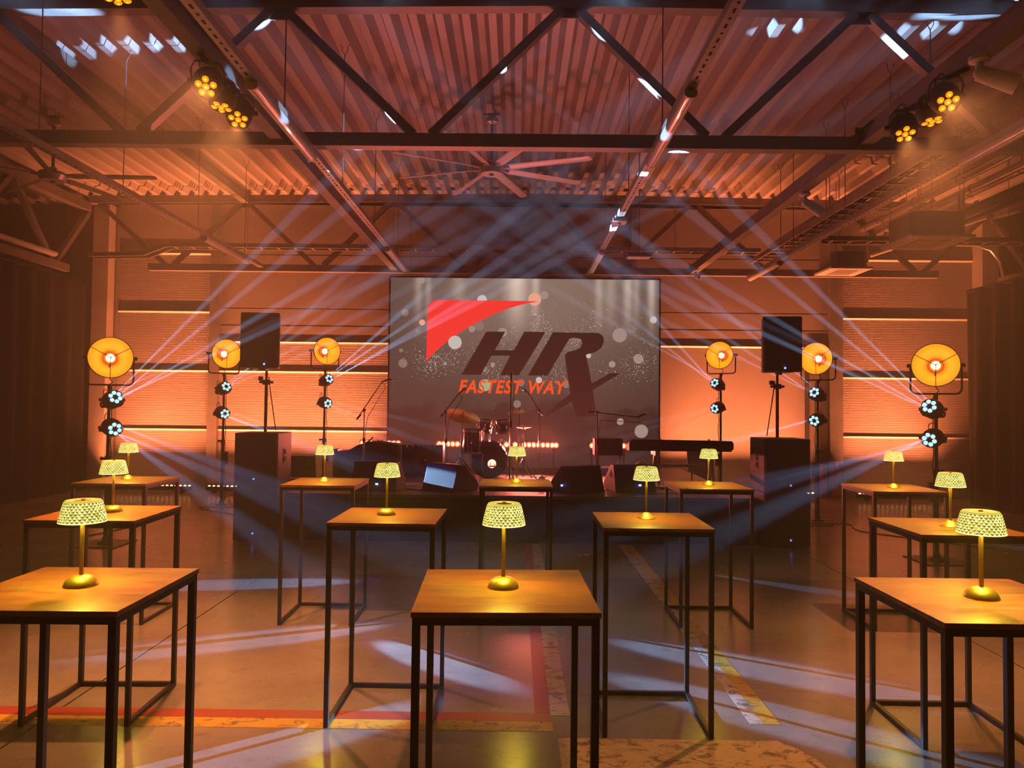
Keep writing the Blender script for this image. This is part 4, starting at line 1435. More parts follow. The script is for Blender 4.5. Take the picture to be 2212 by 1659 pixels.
# red battens on stands at the back of the stage
BAT = [
    ('red LED batten at the left of the stage behind the microphone stand', 12.42, 780, 862, 957, [783, 793, 802, 811, 822, 831, 841, 851, 860], {2: 'cell_green'}, 1.0),
    ('red LED batten left of the drum kit', 12.6, 945, 998, 959, [949, 958, 968, 978, 988], {}, 0.8),
    ('red LED batten right of the drum kit', 12.6, 1072, 1204, 961, [1075, 1094, 1113, 1133, 1143, 1153, 1163, 1173, 1183, 1193, 1201], {}, 1.6),
    ('red LED batten behind the keyboard, mostly hidden', 12.6, 1275, 1352, 963, [1279, 1290, 1347], {}, 0.5),
]
for lab, Y, pa, pb, py, cells, special, pw in BAT:
    a, b = at(pa - 3, py, Y), at(pb + 3, py, Y)
    t = thing('led_batten', lab, 'light batten', ((a.x + b.x) / 2, Y, SZ), group='red LED battens on the stage')
    h = (a.z + b.z) / 2 - SZ
    L_ = b.x - a.x
    MB().mm((-L_ / 2, 0.0, h - 0.05), (L_ / 2, 0.07, h + 0.05)).build('housing', 'black_metal', t)
    for sx in (-0.42, 0.42):
        MB().cyl((sx * L_, 0.035, 0), (sx * L_, 0.035, h - 0.05), 0.014, n=8).mm((sx * L_ - 0.12, 0.01, 0), (sx * L_ + 0.12, 0.06, 0.012)).build('stand_leg', 'black_metal', t)
    for i, cpx in enumerate(cells):
        cx_ = at(cpx, py, Y).x - t.location.x
        r = 0.036 if pw != 0.5 or i != 1 else 0.022
        MB().lathe([(0, -0.022), (r * 0.7, -0.016), (r, -0.002), (r, 0)], 14, axis='Y', origin=(cx_, 0, h)).build('led_cell', special.get(i, 'cell_red'), t, smooth=True)
        MB().lathe([(r * 1.45, -0.010), (r * 1.02, -0.002), (r * 1.02, -0.0005), (r * 1.5, -0.0005), (r * 1.45, -0.010)], 16, axis='Y', origin=(cx_, 0, h)).build('cell_halo_ring', 'cell_halo', t, smooth=True)  # emissive ring painting the red glow halo around each LED
    lamp('AREA', 'batten_glow', t, (0, -0.03, h), P_RED * pw, C_RED, (0, -1, 0.3), None, shape='RECTANGLE', size=L_, size_y=0.05, spread=math.radians(160))


# ================================================================== BAND GEAR
def wedge(c, rz, label, sc=1.0, led=None):
    t = thing('floor_monitor', label, 'stage monitor', c, rz, group='stage monitor wedges')
    # side profile in YZ (-Y looks to the audience), extruded along X
    pr = [(-0.24, 0.0), (0.26, 0.0), (0.30, 0.06), (0.27, 0.13), (0.02, 0.36), (-0.12, 0.37), (-0.20, 0.10)]
    w = 0.29
    n_ = len(pr)
    vs_ = [(-w * sc, y * sc, z * sc) for y, z in pr] + [(w * sc, y * sc, z * sc) for y, z in pr]
    o = MB().add(vs_, [tuple(range(n_)), tuple(range(n_, 2 * n_))[::-1]] + [(i, (i + 1) % n_, n_ + (i + 1) % n_, n_ + i) for i in range(n_)]).build('cabinet', 'speaker_paint', t)
    bv = o.modifiers.new('round', 'BEVEL')
    bv.width = 0.012
    bv.segments = 2
    g0, g1 = Vector((0, 0.255, 0.155)), Vector((0, 0.035, 0.355))
    MB().bar(g0 * sc, g1 * sc, 0.53 * sc, 0.02, (0, 1, 1)).build('grille', 'speaker_grille', t)
    for s in (-1, 1):
        tri = [(s * (w + 0.001) * sc, y * sc, z * sc) for y, z in ((-0.10, 0.20), (0.06, 0.20), (-0.02, 0.31))]
        MB().add(tri, [(0, 1, 2)]).build('handle_shade', 'dark_void', t)  # flat dark triangle, shade of the side grip put into colour
    if led:
        MB().mm((led[0] - 0.018, led[1] - 0.004, led[2] - 0.012), (led[0] + 0.018, led[1] + 0.004, led[2] + 0.012)).build('power_light', 'led_blue', t)
    return t


def on_stage(px, Y):
    p = at(px, 1000, Y)
    return (p.x, Y, SZ)


wedge(on_stage(970, 9.98), math.radians(-38), 'floor monitor left of centre with its rear panel lit blue')
wedge(on_stage(1250, 9.98), math.radians(33), 'floor monitor right of centre beside the glass lantern', 0.98, (-0.295, -0.02, 0.10))
wedge(on_stage(1362, 10.15), math.radians(12), 'floor monitor in front of the keyboard', 1.0, (0.05, -0.232, 0.10))
wedge(on_stage(818, 9.95), math.radians(-6), 'floor monitor at the left end of the stage', 1.05, (0.05, -0.24, 0.10))


def mic_stand(px, Y, top, boom, label, tail=None, mic_dir=None):
    b = at(px, 1000, Y)
    tp = at(top[0], top[1], Y)
    t = thing('microphone_stand', label, 'microphone stand', (b.x, Y, SZ), group='microphone stands on the stage')
    o = Vector((b.x, Y, SZ))
    tp = tp - o
    MB().lathe([(0, 0), (0.13, 0), (0.13, 0.012), (0.03, 0.03), (0, 0.03)], 18).build('round_base', 'black_metal', t, smooth=True)
    MB().cyl((0, 0, 0.02), tp * 0.6, 0.011, n=8).build('lower_tube', 'chrome', t, smooth=True)
    MB().cyl(tp * 0.58, tp, 0.008, n=8).build('upper_tube', 'black_metal', t, smooth=True)
    MB().cyl(tp * 0.56, tp * 0.62, 0.017, n=8).build('clutch', 'black_plastic', t)
    end = tp
    if boom:
        end = at(boom[0], boom[1], Y - 0.15) - o
        tl = (at(tail[0], tail[1], Y + 0.05) - o) if tail else tp - (end - tp) * 0.25
        MB().cyl(tl, end, 0.0075, n=8).build('boom_arm', 'black_metal', t, smooth=True)
        MB().cyl(tl, tl + (tp - tl) * 0.5, 0.015, n=8).build('counterweight', 'black_metal', t, smooth=True)
        MB().ball(tp, 0.026).build('swivel', 'black_plastic', t, smooth=True)
    md = Vector(mic_dir if mic_dir else (0.3, 0.9, 0.3)).normalized()
    MB().cyl(end, end + md * 0.13, 0.011, 0.015, n=10).build('microphone_body', 'black_metal', t, smooth=True)
    MB().ball(end + md * 0.145, 0.026, 10, 8).build('microphone_grille', 'chrome', t, smooth=True)
    MB().tube([end, end + Vector((0.05, 0, -0.08)), tp * 0.9 + Vector((0.05, 0.0, 0)), tp * 0.7 + Vector((0.02, 0, 0)), tp * 0.35 + Vector((0.02, 0, 0)), Vector((0.05, -0.02, 0.03)), Vector((0.25, -0.08, 0.008))], 0.0045, 5).build('cable', 'rubber', t)
    return t


mic_stand(784, 10.7, (787, 886), (826, 824), 'microphone stand with raised boom at the left of the stage', (771, 905), (0.8, 0.5, 0.25))
mic_stand(964, 10.95, (962, 890), (992, 849), 'microphone stand with boom in front of the left cymbal', (953, 899), (0.6, 0.7, 0.5))
mic_stand(1101, 10.3, (1104, 822), None, 'straight microphone stand at centre stage', None, (0.0, 0.6, 0.8))
mic_stand(1165, 12.0, (1164, 888), (1142, 850), 'microphone stand with boom leaning left behind the drums', (1173, 897), (-0.6, 0.6, 0.5))
mic_stand(1289, 10.6, (1290, 891), (1376, 901), 'microphone stand with level boom beside the keyboard', (1272, 889), (0.9, 0.2, 0.35))

# ---------------- drum kit
DY = 11.6


def drum(c, r, d, axis, label, name='drum', legs=0, rim=0.012):
    t = thing(name, label, 'drum', c, group='drums of the kit')
    q = Vector(axis).normalized().to_track_quat('Z', 'Y').to_matrix().to_4x4()
    MB().lathe([(r, -d / 2), (r, d / 2)], 28).xform(q).build('shell', 'drum_wrap', t, smooth=True)
    for s in (-1, 1):
        MB().lathe([(r + rim, s * d / 2 - 0.018), (r + rim, s * d / 2 + 0.018), (r - 0.004, s * d / 2 + 0.018), (r - 0.004, s * d / 2 - 0.018), (r + rim, s * d / 2 - 0.018)], 28).xform(q).build('hoop', 'chrome', t, smooth=True)
        MB().lathe([(0, s * d / 2), (r - 0.005, s * d / 2)], 28).xform(q).build('head', 'drum_head', t)
    for k in range(8):
        a = 2 * PI * k / 8 + 0.2
        x_, y_ = (r + 0.012) * math.cos(a), (r + 0.012) * math.sin(a)
        MB().cyl((x_, y_, -d / 2), (x_, y_, d / 2), 0.005, n=5).mm((x_ - 0.012, y_ - 0.012, -0.02), (x_ + 0.012, y_ + 0.012, 0.02)).xform(q).build('lug', 'chrome', t)
    for k in range(legs):
        a = 2 * PI * k / legs + 0.5
        x_, y_ = (r + 0.02) * math.cos(a), (r + 0.02) * math.sin(a)
        zb = SZ - c[2]
        MB().tube([(x_, y_, 0.05), (x_, y_, zb + 0.08), (x_ * 1.15, y_ * 1.15, zb + 0.008)], 0.008, 6).build('leg', 'chrome', t)
    return t


bd = thing('bass_drum', 'bass drum with a round port in its dark front head', 'drum', (at(1056, 990, DY).x, DY, SZ), group='drums of the kit')
R_ = 0.275
zc = R_ + 0.022
MB().lathe([(R_, 0.0), (R_, 0.40)], 40, axis='Y', origin=(0, 0, zc)).build('shell', 'drum_wrap', bd, smooth=True)
for yy in (0.0, 0.40):
    MB().lathe([(R_ + 0.018, -0.025), (R_ + 0.018, 0.025), (R_ - 0.012, 0.025), (R_ - 0.012, -0.025), (R_ + 0.018, -0.025)], 40, axis='Y', origin=(0, yy, zc)).build('hoop', 'drum_wrap', bd, smooth=True)
pc, pr_ = Vector((0.05, 0, -0.06)), 0.072
vs_, fs = [], []
for k in range(40):
    a = 2 * PI * k / 40
    vs_ += [(R_ * 0.98 * math.cos(a), -0.005, zc + R_ * 0.98 * math.sin(a)), (pc.x + pr_ * math.cos(a), -0.005, zc + pc.z + pr_ * math.sin(a))]
for k in range(40):
    j = (k + 1) % 40
    fs.append((2 * k, 2 * j, 2 * j + 1, 2 * k + 1))
MB().add(vs_, fs).build('front_head', 'drum_head', bd)
MB().tube([(pc.x + pr_ * math.cos(2 * PI * k / 24), -0.008, zc + pc.z + pr_ * math.sin(2 * PI * k / 24)) for k in range(24)], 0.005, 5, True).build('port_ring', 'chrome', bd, smooth=True)
m_, nt_, bs_ = new_mat('clear_skin')
tb = node(nt_, 'ShaderNodeBsdfTranslucent')
tb.inputs['Color'].default_value = (0.85, 0.8, 0.75, 1)
nt_.links.new(tb.outputs[0], nt_.nodes['Material Output'].inputs['Surface'])
MB().lathe([(0, 0.40), (R_ - 0.01, 0.40)], 40, axis='Y', origin=(0, 0, zc)).build('rear_head', 'clear_skin', bd)
MB().mm((0.0, 0.10, zc - 0.12), (0.10, 0.13, zc - 0.10)).mm((0.02, 0.10, zc - 0.10), (0.03, 0.13, zc - 0.05)).mm((0.085, 0.10, zc - 0.10), (0.095, 0.13, zc - 0.07)).build('inside_microphone', 'black_metal', bd)
me = text_mesh('SONOR', 0.085, bold=0.001, spacing=1.1)
for v in me.vertices:
    v.co = (v.co.x - 0.13, -0.0065, zc + 0.12 + v.co.y)
me.materials.clear()
me.materials.append(MATS['print_grey'])
put(me, 'lettering', bd)
for s in (-1, 1):
    MB().tube([(s * R_ * 0.98, 0.05, zc), (s * (R_ + 0.10), -0.06, 0.09), (s * (R_ + 0.12), -0.09, 0.008)], 0.010, 6).build('spur', 'chrome', bd, smooth=True)
for k in range(10):
    a = 2 * PI * k / 10 + 0.3
    x_, z_ = (R_ + 0.016) * math.cos(a), zc + (R_ + 0.016) * math.sin(a)
    if z_ > 0.03:
        MB().cyl((x_, -0.02, z_), (x_, 0.42, z_), 0.006, n=5).build('tension_rod', 'chrome', bd)

p = at(1021, 953, DY - 0.1)
drum((p.x, DY - 0.1, p.z), 0.155, 0.34, (0.03, -0.05, 1), 'deep floor tom left of the bass drum', 'floor_tom', legs=3)
p = at(1087, 921, DY + 0.1)
drum((p.x, DY + 0.1, p.z), 0.115, 0.17, (-0.1, -0.15, 1), 'small rack tom above the right of the bass drum', 'rack_tom')
p = at(1047, 921, DY + 0.25)
drum((p.x, DY + 0.25, p.z), 0.105, 0.19, (0.15, -0.2, 1), 'rack tom above the left of the bass drum', 'rack_tom')
# tom mounts reach down to the bass drum
hb = thing('tom_holder', 'chrome tom holder post on top of the bass drum', 'drum hardware', (bd.location.x, DY + 0.2, SZ + 0.565))
MB().cyl((0, 0, 0), (0, 0, 0.30), 0.013, n=8).build('post', 'chrome', hb, smooth=True)
MB().tube([(0, 0, 0.27), (0.10, -0.02, 0.30), (0.17, -0.08, 0.26)], 0.010, 6).build('arm', 'chrome', hb, smooth=True)
MB().tube([(0, 0, 0.27), (-0.05, 0.03, 0.30)], 0.010, 6).build('arm', 'chrome', hb, smooth=True)
MB().ball((0, 0, 0.28), 0.026).build('ball_joint', 'chrome', hb, smooth=True)


def cymbal(px, py, Y, r, tilt, label, basepx=None, double=False):
    p = at(px, py, Y)
    b = at(basepx if basepx else px, 1000, Y)
    t = thing('cymbal_stand', label, 'cymbal', (b.x, Y, SZ), group='cymbals of the kit')
    o = Vector((b.x, Y, SZ))
    c = p - o
    q = Vector(tilt).normalized().to_track_quat('Z', 'Y').to_matrix().to_4x4()
    M_ = Matrix.Translation(c) @ q
    pf = [(0.0, 0.028), (0.022, 0.025), (0.036, 0.012), (r * 0.6, 0.004), (r, -0.012), (r, -0.014), (r * 0.6, 0.001), (0.034, 0.008), (0.0, 0.022)]
    MB().lathe(pf, 40).xform(M_).build('cymbal_plate', 'cymbal_bronze', t, smooth=True)
    if double:
        MB().lathe([(a, -h_ - 0.02) for a, h_ in pf], 40).xform(M_).build('cymbal_plate', 'cymbal_bronze', t, smooth=True)
    MB().cyl(M_ @ Vector((0, 0, 0)), M_ @ Vector((0, 0, 0.06)), 0.008, n=6).build('wing_nut', 'chrome', t)
    MB().cyl((0, 0, 0.28), c - Vector((0, 0, 0.01)), 0.010, n=8).build('upper_tube', 'chrome', t, smooth=True)
    MB().cyl((0, 0, 0.06), c * 0.5, 0.015, n=8).build('lower_tube', 'chrome', t, smooth=True)
    for k in range(3):
        a = 2 * PI * k / 3 - 0.5
        e = Vector((0.24 * math.cos(a), 0.24 * math.sin(a), 0.008))
        MB().tube([(0, 0, 0.34), e * 0.7 + Vector((0, 0, 0.10)), e], 0.008, 6).build('tripod_leg', 'chrome', t, smooth=True)
    return t


cymbal(999, 897, 11.3, 0.265, (0.22, -0.42, 1), 'large crash cymbal tilted to the right on the left of the kit', 995)
cymbal(1122, 887, 11.75, 0.205, (-0.20, -0.16, 1), 'crash cymbal tilted to the left on the right of the kit', 1120)
cymbal(1131, 921, 11.5, 0.15, (0.0, -0.02, 1), 'pair of level hi-hat cymbals right of the kit', 1131, True)

# ---------------- keyboard on its stand
ka, kb = at(1359, 960, 10.45), at(1585, 965, 10.45)
kt = thing('keyboard', 'long black stage keyboard seen from behind on a stand', 'keyboard', ((ka.x + kb.x) / 2, 10.45, 1.135))
L_ = kb.x - ka.x
ch = 0.05
MB().prism([(-L_ / 2, 0.0), (L_ / 2 - ch, 0.0), (L_ / 2, 0.04), (L_ / 2, 0.12), (L_ / 2 - ch * 0.6, 0.155), (-L_ / 2 + ch, 0.165), (-L_ / 2, 0.12)], 0.0, 0.06).build('rear_panel', 'black_plastic', kt)
MB().mm((-L_ / 2 + 0.01, 0.06, 0.0), (L_ / 2 - 0.01, 0.36, 0.09)).build('body', 'black_plastic', kt)
for k in range(44):
    MB().mm((-L_ / 2 + 0.06 + k * (L_ - 0.12) / 44, 0.20, 0.0905), (-L_ / 2 + 0.06 + (k + 0.92) * (L_ - 0.12) / 44, 0.355, 0.102)).build('key', 'key_white', kt)
for k in (0.31, 0.78):
    MB().cyl((-L_ / 2 + L_ * k, 0.10, 0.155), (-L_ / 2 + L_ * k, 0.10, 0.175), 0.014, n=8).build('knob', 'black_plastic', kt)
me = text_mesh('KURZWEIL', 0.05, bold=0.0006, spacing=1.25)
for v in me.vertices:
    v.co = (v.co.x - L_ / 2 + 0.16, -0.002, 0.09 + v.co.y)
me.materials.clear()
me.materials.append(MATS['print_grey'])
put(me, 'lettering', kt)
ks = thing('keyboard_stand', 'pale metal stand under the stage keyboard', 'keyboard stand', (kt.location.x, 10.62, SZ))
for s, px in ((-1, 1416), (1, 1536)):
    xx = at(px, 990, 10.62).x - kt.location.x
    MB().bar((xx, 0.0, 0.51), (xx - s * 0.0 - 0.06, -0.10, 0.03), 0.045, 0.03, (0, 1, 0)).build('leg', 'galvanised', ks)
    MB().bar((xx, 0.02, 0.51), (xx + 0.08, 0.16, 0.03), 0.045, 0.03, (0, 1, 0)).build('leg', 'galvanised', ks)
    MB().mm((xx - 0.035, -0.17, 0.47), (xx + 0.035, 0.18, 0.532)).build('support_arm', 'galvanised', ks)
    MB().mm((xx - 0.09, -0.20, 0.0), (xx + 0.11, 0.22, 0.03)).build('foot', 'galvanised', ks)
MB().mm((at(1416, 990, 10.62).x - kt.location.x, 0.0, 0.30), (at(1536, 990, 10.62).x - kt.location.x, 0.03, 0.34)).build('cross_bar', 'galvanised', ks)
bn = thing('bench', 'dark padded bench behind the keyboard', 'bench', (at(1312, 990, 11.6).x, 11.6, SZ))
MB().mm((-0.22, -0.16, 0.40), (0.22, 0.16, 0.66)).build('cushion', 'chair_black', bn)
for sx in (-1, 1):
    for sy in (-1, 1):
        MB().mm((sx * 0.18 - 0.012, sy * 0.12 - 0.012, 0), (sx * 0.18 + 0.012, sy * 0.12 + 0.012, 0.40)).build('leg', 'chrome', bn)
    MB().mm((-0.18, sx * 0.12 - 0.008, 0.18), (0.18, sx * 0.12 + 0.008, 0.20)).build('stretcher', 'chrome', bn)
bo = thing('board', 'pale board standing behind the keyboard stand', 'board', (at(1512, 1000, 11.6).x, 11.6, SZ))
MB().add([(-0.19, 0, 0.16), (0.10, 0, 0.02), (0.19, 0, 0.02), (0.19, 0, 0.52), (-0.21, 0, 0.54), (-0.19, 0.02, 0.16), (0.10, 0.02, 0.02), (0.19, 0.02, 0.02), (0.19, 0.02, 0.52), (-0.21, 0.02, 0.54)], [(0, 1, 2, 3, 4), (9, 8, 7, 6, 5), (0, 5, 6, 1), (1, 6, 7, 2), (2, 7, 8, 3), (3, 8, 9, 4), (4, 9, 5, 0)]).build('sheet', 'cardboard', bo)
MB().cyl((0.12, 0.04, 0), (0.12, 0.04, 0.5), 0.012, n=6).cyl((-0.12, 0.04, 0), (-0.12, 0.04, 0.4), 0.012, n=6).build('prop_leg', 'black_metal', bo)
gs = thing('guitar_stand', 'curved guitar stand arm between monitor and keyboard', 'stand', (at(1385, 1000, 11.0).x, 11.0, SZ))
MB().tube([(-0.17, 0, 0.12), (-0.12, 0, 0.24), (-0.04, 0, 0.33), (0.03, 0, 0.34), (0.09, 0, 0.26), (0.15, 0, 0.12)], 0.018, 7).build('arm', 'chrome', gs, smooth=True)
MB().tube([(-0.17, 0, 0.12), (-0.2, -0.05, 0.012)], 0.012, 6).tube([(0.15, 0, 0.12), (0.18, -0.05, 0.012)], 0.012, 6).tube([(0, 0, 0.34), (0, 0.2, 0.012)], 0.012, 6).build('leg', 'chrome', gs, smooth=True)
ga = thing('guitar_stand', 'bent guitar stand arm left of the drum kit', 'stand', (at(995, 1000, 10.8).x, 10.8, SZ))
MB().tube([(-0.14, 0, 0.22), (-0.03, 0, 0.37), (0.02, 0, 0.38), (0.16, 0, 0.20)], 0.013, 7).build('arm', 'chrome', ga, smooth=True)
MB().tube([(-0.14, 0, 0.22), (-0.2, -0.05, 0.01)], 0.01, 6).tube([(0.16, 0, 0.20), (0.2, -0.05, 0.01)], 0.01, 6).tube([(0, 0, 0.38), (0, 0.16, 0.01)], 0.01, 6).build('leg', 'chrome', ga, smooth=True)

# ---------------- amps, chair, lantern, cables
am = thing('bass_amp', 'dark bass amplifier with a round speaker left of the drums', 'amplifier', (at(912, 1000, 12.0).x, 12.0, SZ))
MB().mm((-0.34, 0, 0.0), (0.34, 0.34, 0.50)).build('cabinet', 'speaker_paint', am)
MB().lathe([(0.21, 0.0), (0.21, -0.012), (0.19, -0.014), (0.10, 0.0)], 30, axis='Y', origin=(0.05, -0.001, 0.24)).build('speaker_cone', 'guitar_red', am, smooth=True)
MB().ball((0.05, -0.012, 0.24), 0.028, 12, 8).build('dust_cap', 'chrome', am, smooth=True)
MB().mm((-0.34, -0.006, 0.455), (0.34, 0.0, 0.50)).build('control_strip', 'black_metal', am)
for k in range(6):
    MB().cyl((-0.25 + k * 0.09, -0.02, 0.478), (-0.25 + k * 0.09, -0.006, 0.478), 0.012, n=8).build('control_knob', 'chrome', am)
rk = thing('equipment_case', 'black equipment case with gear on top at the left of the stage', 'case', (at(798, 1000, 11.7).x, 11.7, SZ))
MB().prism([(-0.52, 0.0), (0.44, 0.0), (0.44, 0.52), (0.10, 0.56), (-0.05, 0.55), (-0.20, 0.50), (-0.34, 0.42), (-0.52, 0.40)], 0.0, 0.4).build('cover', 'black_cloth', rk)
MB().mm((-0.60, 0.05, 0.0), (-0.525, 0.3, 0.43)).build('side_box', 'black_plastic', rk)
MB().tube([(-0.10, 0.1, 0.53), (-0.02, 0.1, 0.57), (0.03, 0.1, 0.63)], 0.012, 6).build('gear_arm', 'black_metal', rk)
for k in range(4):
    MB().bar((0.12 + 0.07 * k, 0.06, 0.555 - 0.01 * k), (0.19 + 0.07 * k, 0.05, 0.575 - 0.01 * k), 0.03, 0.015).build('gear_bracket', 'chrome', rk)
cp = at(690, 1000, 11.3)
ch_ = thing('chair', 'black chair seen from behind at the left end of the stage', 'chair', (-3.32, 11.3, 0), math.radians(4))
b0, b1 = at(661, 1012, 11.3), at(722, 988, 11.3)
MB().bar((0, 0.0, 0.62), (0, -0.06, 0.95), 0.44, 0.03, (0, 1, 0)).build('backrest', 'chair_black', ch_)
MB().mm((-0.21, 0.02, 0.44), (0.21, 0.43, 0.475)).build('seat', 'chair_black', ch_)
for s in (-1, 1):
    MB().tube([(s * 0.20, -0.07, 0.96), (s * 0.20, 0.0, 0.60), (s * 0.20, 0.04, 0.42), (s * 0.20, -0.06, 0.0)], 0.012, 6).build('leg', 'black_metal', ch_, smooth=True)
    MB().tube([(s * 0.20, 0.04, 0.43), (s * 0.20, 0.41, 0.43), (s * 0.20, 0.44, 0.0)], 0.012, 6).build('leg', 'black_metal', ch_, smooth=True)
MB().mm((-0.20, -0.005, 0.56), (0.20, 0.012, 0.60)).build('back_rail', 'black_metal', ch_)
ln = thing('glass_lantern', 'small chrome and glass lantern on the stage right of the drums', 'lantern', on_stage(1170, 10.5))
m_, nt_, bs_ = new_mat('clear_glass')
setc(bs_, (0.9, 0.9, 0.9), 0.05)
bs_.inputs['Transmission Weight'].default_value = 0.9
MB().lathe([(0.035, 0.004), (0.055, 0.02), (0.06, 0.09), (0.05, 0.10)], 14).build('jar', 'clear_glass', ln, smooth=True)
MB().lathe([(0.055, 0.10), (0.062, 0.115), (0.04, 0.145), (0.012, 0.16), (0.0, 0.175)], 14).build('lid', 'chrome', ln, smooth=True)
MB().lathe([(0, 0), (0.045, 0), (0.045, 0.004), (0, 0.004)], 14).build('foot', 'chrome', ln)


def cable(pts, label, z=0.0, r=0.007):
    o = MB()
    fine = []
    P_ = [Vector(q) for q in pts]
    for i in range(len(P_) - 1):
        a, b = P_[max(i - 1, 0)], P_[min(i + 2, len(P_) - 1)]
        for s in range(8):
            u = s / 8
            p0, p1 = P_[i], P_[i + 1]
            t0, t1 = (p1 - a) * 0.5, (b - p0) * 0.5
            fine.append(p0 * (2 * u ** 3 - 3 * u * u + 1) + t0 * (u ** 3 - 2 * u * u + u) + p1 * (-2 * u ** 3 + 3 * u * u) + t1 * (u ** 3 - u * u))
    fine.append(P_[-1])
    base = Vector((fine[0].x, fine[0].y, z))
    ob = o.tube([Vector((q.x, q.y, z + r)) - base for q in fine], r, 6).build('floor_cable', 'rubber', None, True, base)
    return tag(ob, label, 'cable')


cable([(4.80, 11.5, 0), (5.1, 11.2, 0), (5.0, 10.6, 0), (5.6, 9.9, 0), (6.1, 9.3, 0)], 'black cable on the floor running right from the right light stand')
cable([(3.80, 10.2, 0), (4.3, 10.9, 0), (4.8, 11.05, 0)], 'short black cable between the right subwoofers and the light stand')
cable([(-5.3, 12.15, 0), (-4.9, 11.8, 0), (-4.6, 11.6, 0), (-3.8, 11.0, 0)], 'black cable on the floor at the foot of the left light stand')
cable([(-5.5, 11.9, 0), (-5.9, 11.0, 0), (-5.4, 10.4, 0), (-5.6, 9.4, 0)], 'black cable on the floor left of the loudspeaker stack')
cable([(-1.5, 10.0, 0), (-1.1, 9.85, 0), (-0.95, 10.3, 0), (-1.4, 10.9, 0), (-1.2, 11.4, 0)], 'black cable lying on the stage beside the left monitor', SZ)
cable([(1.6, 9.7, 0), (2.3, 10.0, 0), (2.0, 10.6, 0), (2.7, 10.9, 0), (2.9, 11.6, 0)], 'black cable lying on the stage under the keyboard', SZ)
cable([(-2.2, 9.9, 0), (-1.9, 9.75, 0), (-1.55, 9.8, 0)], 'short black cable at the front left of the stage', SZ)


# ================================================================== BAR TABLES AND TABLE LAMPS
TH, TS = 1.11, 0.60
lg = 0.025


def table_parts():
    P = {}
    o = MB().mm((-TS / 2, -TS / 2, TH - 0.017), (TS / 2, TS / 2, TH))
    P['tabletop'] = o.mesh('tabletop', 'walnut_top')
    h = TS / 2 - 0.004
    P['frame'] = MB().mm((-h, -h, TH - 0.042), (h, -h + lg, TH - 0.0172)).mm((-h, h - lg, TH - 0.042), (h, h, TH - 0.0172)).mm((-h, -h + lg, TH - 0.042), (-h + lg, h - lg, TH - 0.0172)).mm((h - lg, -h + lg, TH - 0.042), (h, h - lg, TH - 0.0172)).mesh('frame', 'black_metal')
    P['leg'] = MB().mm((-lg / 2, -lg / 2, 0), (lg / 2, lg / 2, TH - 0.0421)).mesh('leg', 'black_metal')
    P['rail_side'] = MB().mm((-lg / 2, -h + lg, 0.003), (lg / 2, h - lg, lg)).mesh('base_rail', 'black_metal')
    P['rail_back'] = MB().mm((-h + lg, -lg / 2, 0.003), (h - lg, lg / 2, lg)).mesh('base_rail', 'black_metal')
    return P


TP = table_parts()


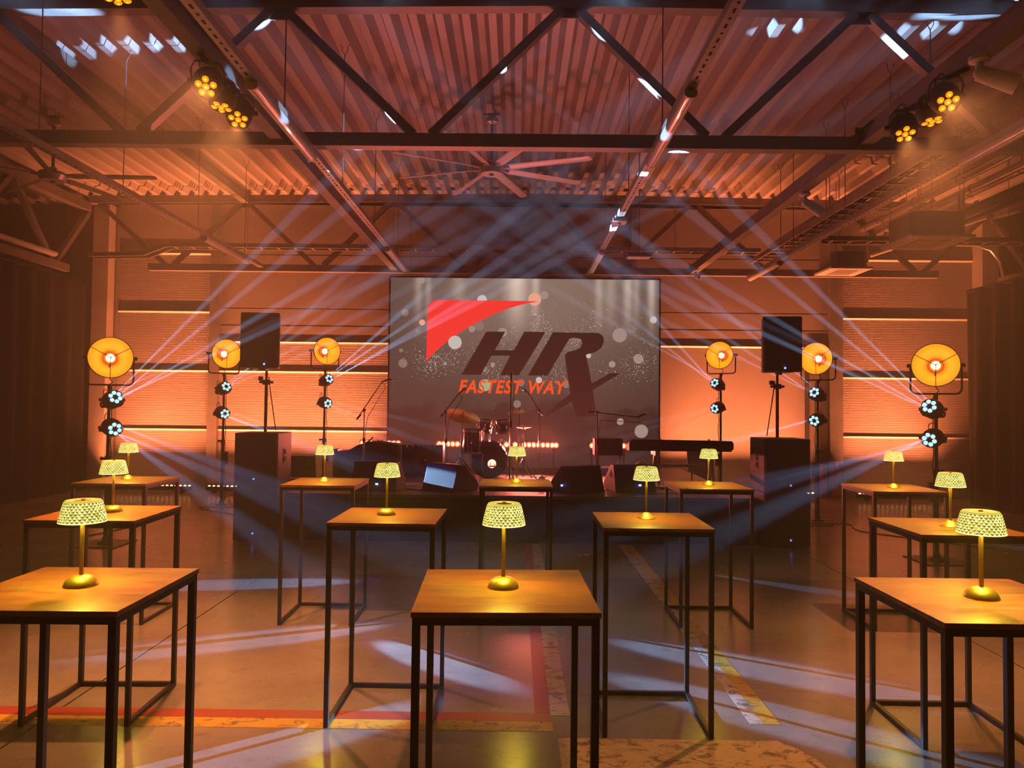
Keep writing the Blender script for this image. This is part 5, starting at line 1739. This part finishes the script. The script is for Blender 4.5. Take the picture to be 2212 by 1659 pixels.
def lamp_parts():
    P = {}
    P['dome'] = MB().lathe([(0, 0.0), (0.0555, 0.0), (0.0555, 0.004), (0.0525, 0.014), (0.044, 0.026), (0.030, 0.034), (0.014, 0.038), (0.0, 0.0385)], 32).mesh('base', 'brass', True)
    P['flare'] = MB().lathe([(0, 0.0), (0.0545, 0.0), (0.0545, 0.003), (0.043, 0.014), (0.026, 0.026), (0.013, 0.034), (0.0, 0.035)], 32).mesh('base', 'brass', True)
    P['pole'] = MB().cyl((0, 0, 0.036), (0, 0, 0.275), 0.0072, 0.0072, n=14).mesh('pole', 'brass', True)
    P['pole_taper'] = MB().cyl((0, 0, 0.033), (0, 0, 0.275), 0.0048, 0.0090, n=14).mesh('pole', 'brass', True)
    P['button'] = MB().lathe([(0.007, 0.0), (0.007, 0.002), (0, 0.003)], 12).mesh('touch_button', 'brass', True)
    # crystal shade: rows of small diamond facets, bright upper, dimmer lower halves painting the refracted light
    n, rows = 30, 8
    z0, z1 = 0.226, 0.296
    m = MB()

    def rad(u):
        return 0.0765 - 0.0125 * u - 0.004 * u * u
    grid = []
    for i in range(rows + 1):
        u = i / rows
        off = 0.5 if i % 2 else 0.0
        grid.append([(rad(u) * math.cos(2 * PI * (k + off) / n), rad(u) * math.sin(2 * PI * (k + off) / n), z0 + (z1 - z0) * u) for k in range(n)])
    rr = random.Random(11)
    for i in range(rows):
        for k in range(n):
            a, b = grid[i][k], grid[i][(k + 1) % n]
            s = 1 if i % 2 else 0
            c, c2 = grid[i + 1][(k + s) % n], grid[i + 1][(k + s + 1) % n]
            # up-pointing facet a b c ; down-pointing facet c c2 b, each a low pyramid
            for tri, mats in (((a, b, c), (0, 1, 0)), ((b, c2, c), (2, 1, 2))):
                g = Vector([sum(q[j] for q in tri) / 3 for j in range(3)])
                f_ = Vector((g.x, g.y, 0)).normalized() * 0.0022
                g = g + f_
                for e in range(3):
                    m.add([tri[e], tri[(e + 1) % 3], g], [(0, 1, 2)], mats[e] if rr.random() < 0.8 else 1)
    # rims and shoulder
    m.lathe([(0.0768, z0 + 0.001), (0.0775, z0 - 0.002), (0.073, z0 - 0.003), (0.072, z0 + 0.004)], 36, 0)
    m.lathe([(rad(1) + 0.0005, z1), (rad(1) - 0.004, z1 + 0.005), (rad(1) - 0.010, z1 + 0.006), (0.031, z1 + 0.003)], 36, 1)
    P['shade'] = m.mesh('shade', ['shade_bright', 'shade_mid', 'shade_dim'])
    P['cap'] = MB().lathe([(0.0, 0.300), (0.030, 0.299), (0.030, 0.296), (0.008, 0.2955)], 20).mesh('top_cap', 'brass', True)
    P['finial'] = MB().cyl((0, 0, 0.299), (0, 0, 0.305), 0.007, n=10).mesh('finial', 'brass', True)
    P['led'] = MB().lathe([(0.008, 0.270), (0.028, 0.270), (0.028, 0.2735), (0.008, 0.2735)], 20).mesh('led_ring', 'shade_bright')
    return P


LP = lamp_parts()
TABLES = [
    # x, y, turn (deg), lamp x, lamp y, base style, words
    (-1.533, 2.562, 0.74, -1.53, 2.58, 'dome', 'front row at the left edge'),
    (-0.034, 2.609, 1.90, -0.04, 2.63, 'dome', 'front row at the centre'),
    (1.619, 2.557, 0.0, 1.63, 2.57, 'dome', 'front row at the right edge'),
    (-2.385, 4.269, 1.74, -2.38, 4.31, 'dome', 'middle row at the far left'),
    (-0.731, 4.294, -0.77, -0.76, 4.32, 'dome', 'middle row left of centre'),
    (0.776, 4.230, -0.29, 0.77, 4.30, 'flare', 'middle row right of centre'),
    (2.431, 4.135, -0.85, 2.45, 4.13, 'flare', 'middle row at the far right'),
    (-3.229, 6.064, 0.59, -3.27, 6.14, 'flare', 'back row at the far left'),
    (-1.583, 6.109, 0.52, -1.61, 6.14, 'flare', 'back row left of centre'),
    (0.003, 6.189, 0.39, 0.01, 6.25, 'flare', 'back row at the centre'),
    (1.616, 6.165, 0.14, 1.64, 6.21, 'flare', 'back row right of centre'),
    (3.161, 6.143, -0.98, 3.18, 6.16, 'flare', 'back row at the far right'),
]
h_ = TS / 2 - 0.004 - lg / 2
for x, y, rz, lx, ly, style, words in TABLES:
    t = thing('bar_table', 'square walnut-topped bar table on black metal legs, ' + words, 'table', (x, y, 0), math.radians(rz), 'bar tables')
    put(TP['tabletop'], 'tabletop', t)
    put(TP['frame'], 'frame', t)
    for sx in (-1, 1):
        for sy in (-1, 1):
            put(TP['leg'], 'leg', t, (sx * h_, sy * h_, 0))
        put(TP['rail_side'], 'base_rail', t, (sx * h_, 0, 0))
    put(TP['rail_back'], 'base_rail', t, (0, h_, 0))
    l = thing('table_lamp', 'brass crystal-shade lamp on the table in the ' + words, 'table lamp', (lx, ly, TH), 0, 'crystal table lamps')
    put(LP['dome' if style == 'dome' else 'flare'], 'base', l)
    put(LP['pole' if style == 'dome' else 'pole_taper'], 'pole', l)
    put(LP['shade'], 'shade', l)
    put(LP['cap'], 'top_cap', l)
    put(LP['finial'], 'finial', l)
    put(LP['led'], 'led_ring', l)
    b = put(LP['button'], 'touch_button', l, (-0.016, -0.026, 0.0305 if style == 'dome' else 0.024))
    b.rotation_euler = (0.55, -0.3, 0)
    lamp('POINT', 'lamp_light', l, (0, 0, 0.245), P_LAMP, C_LAMP, shadow_soft_size=0.02)
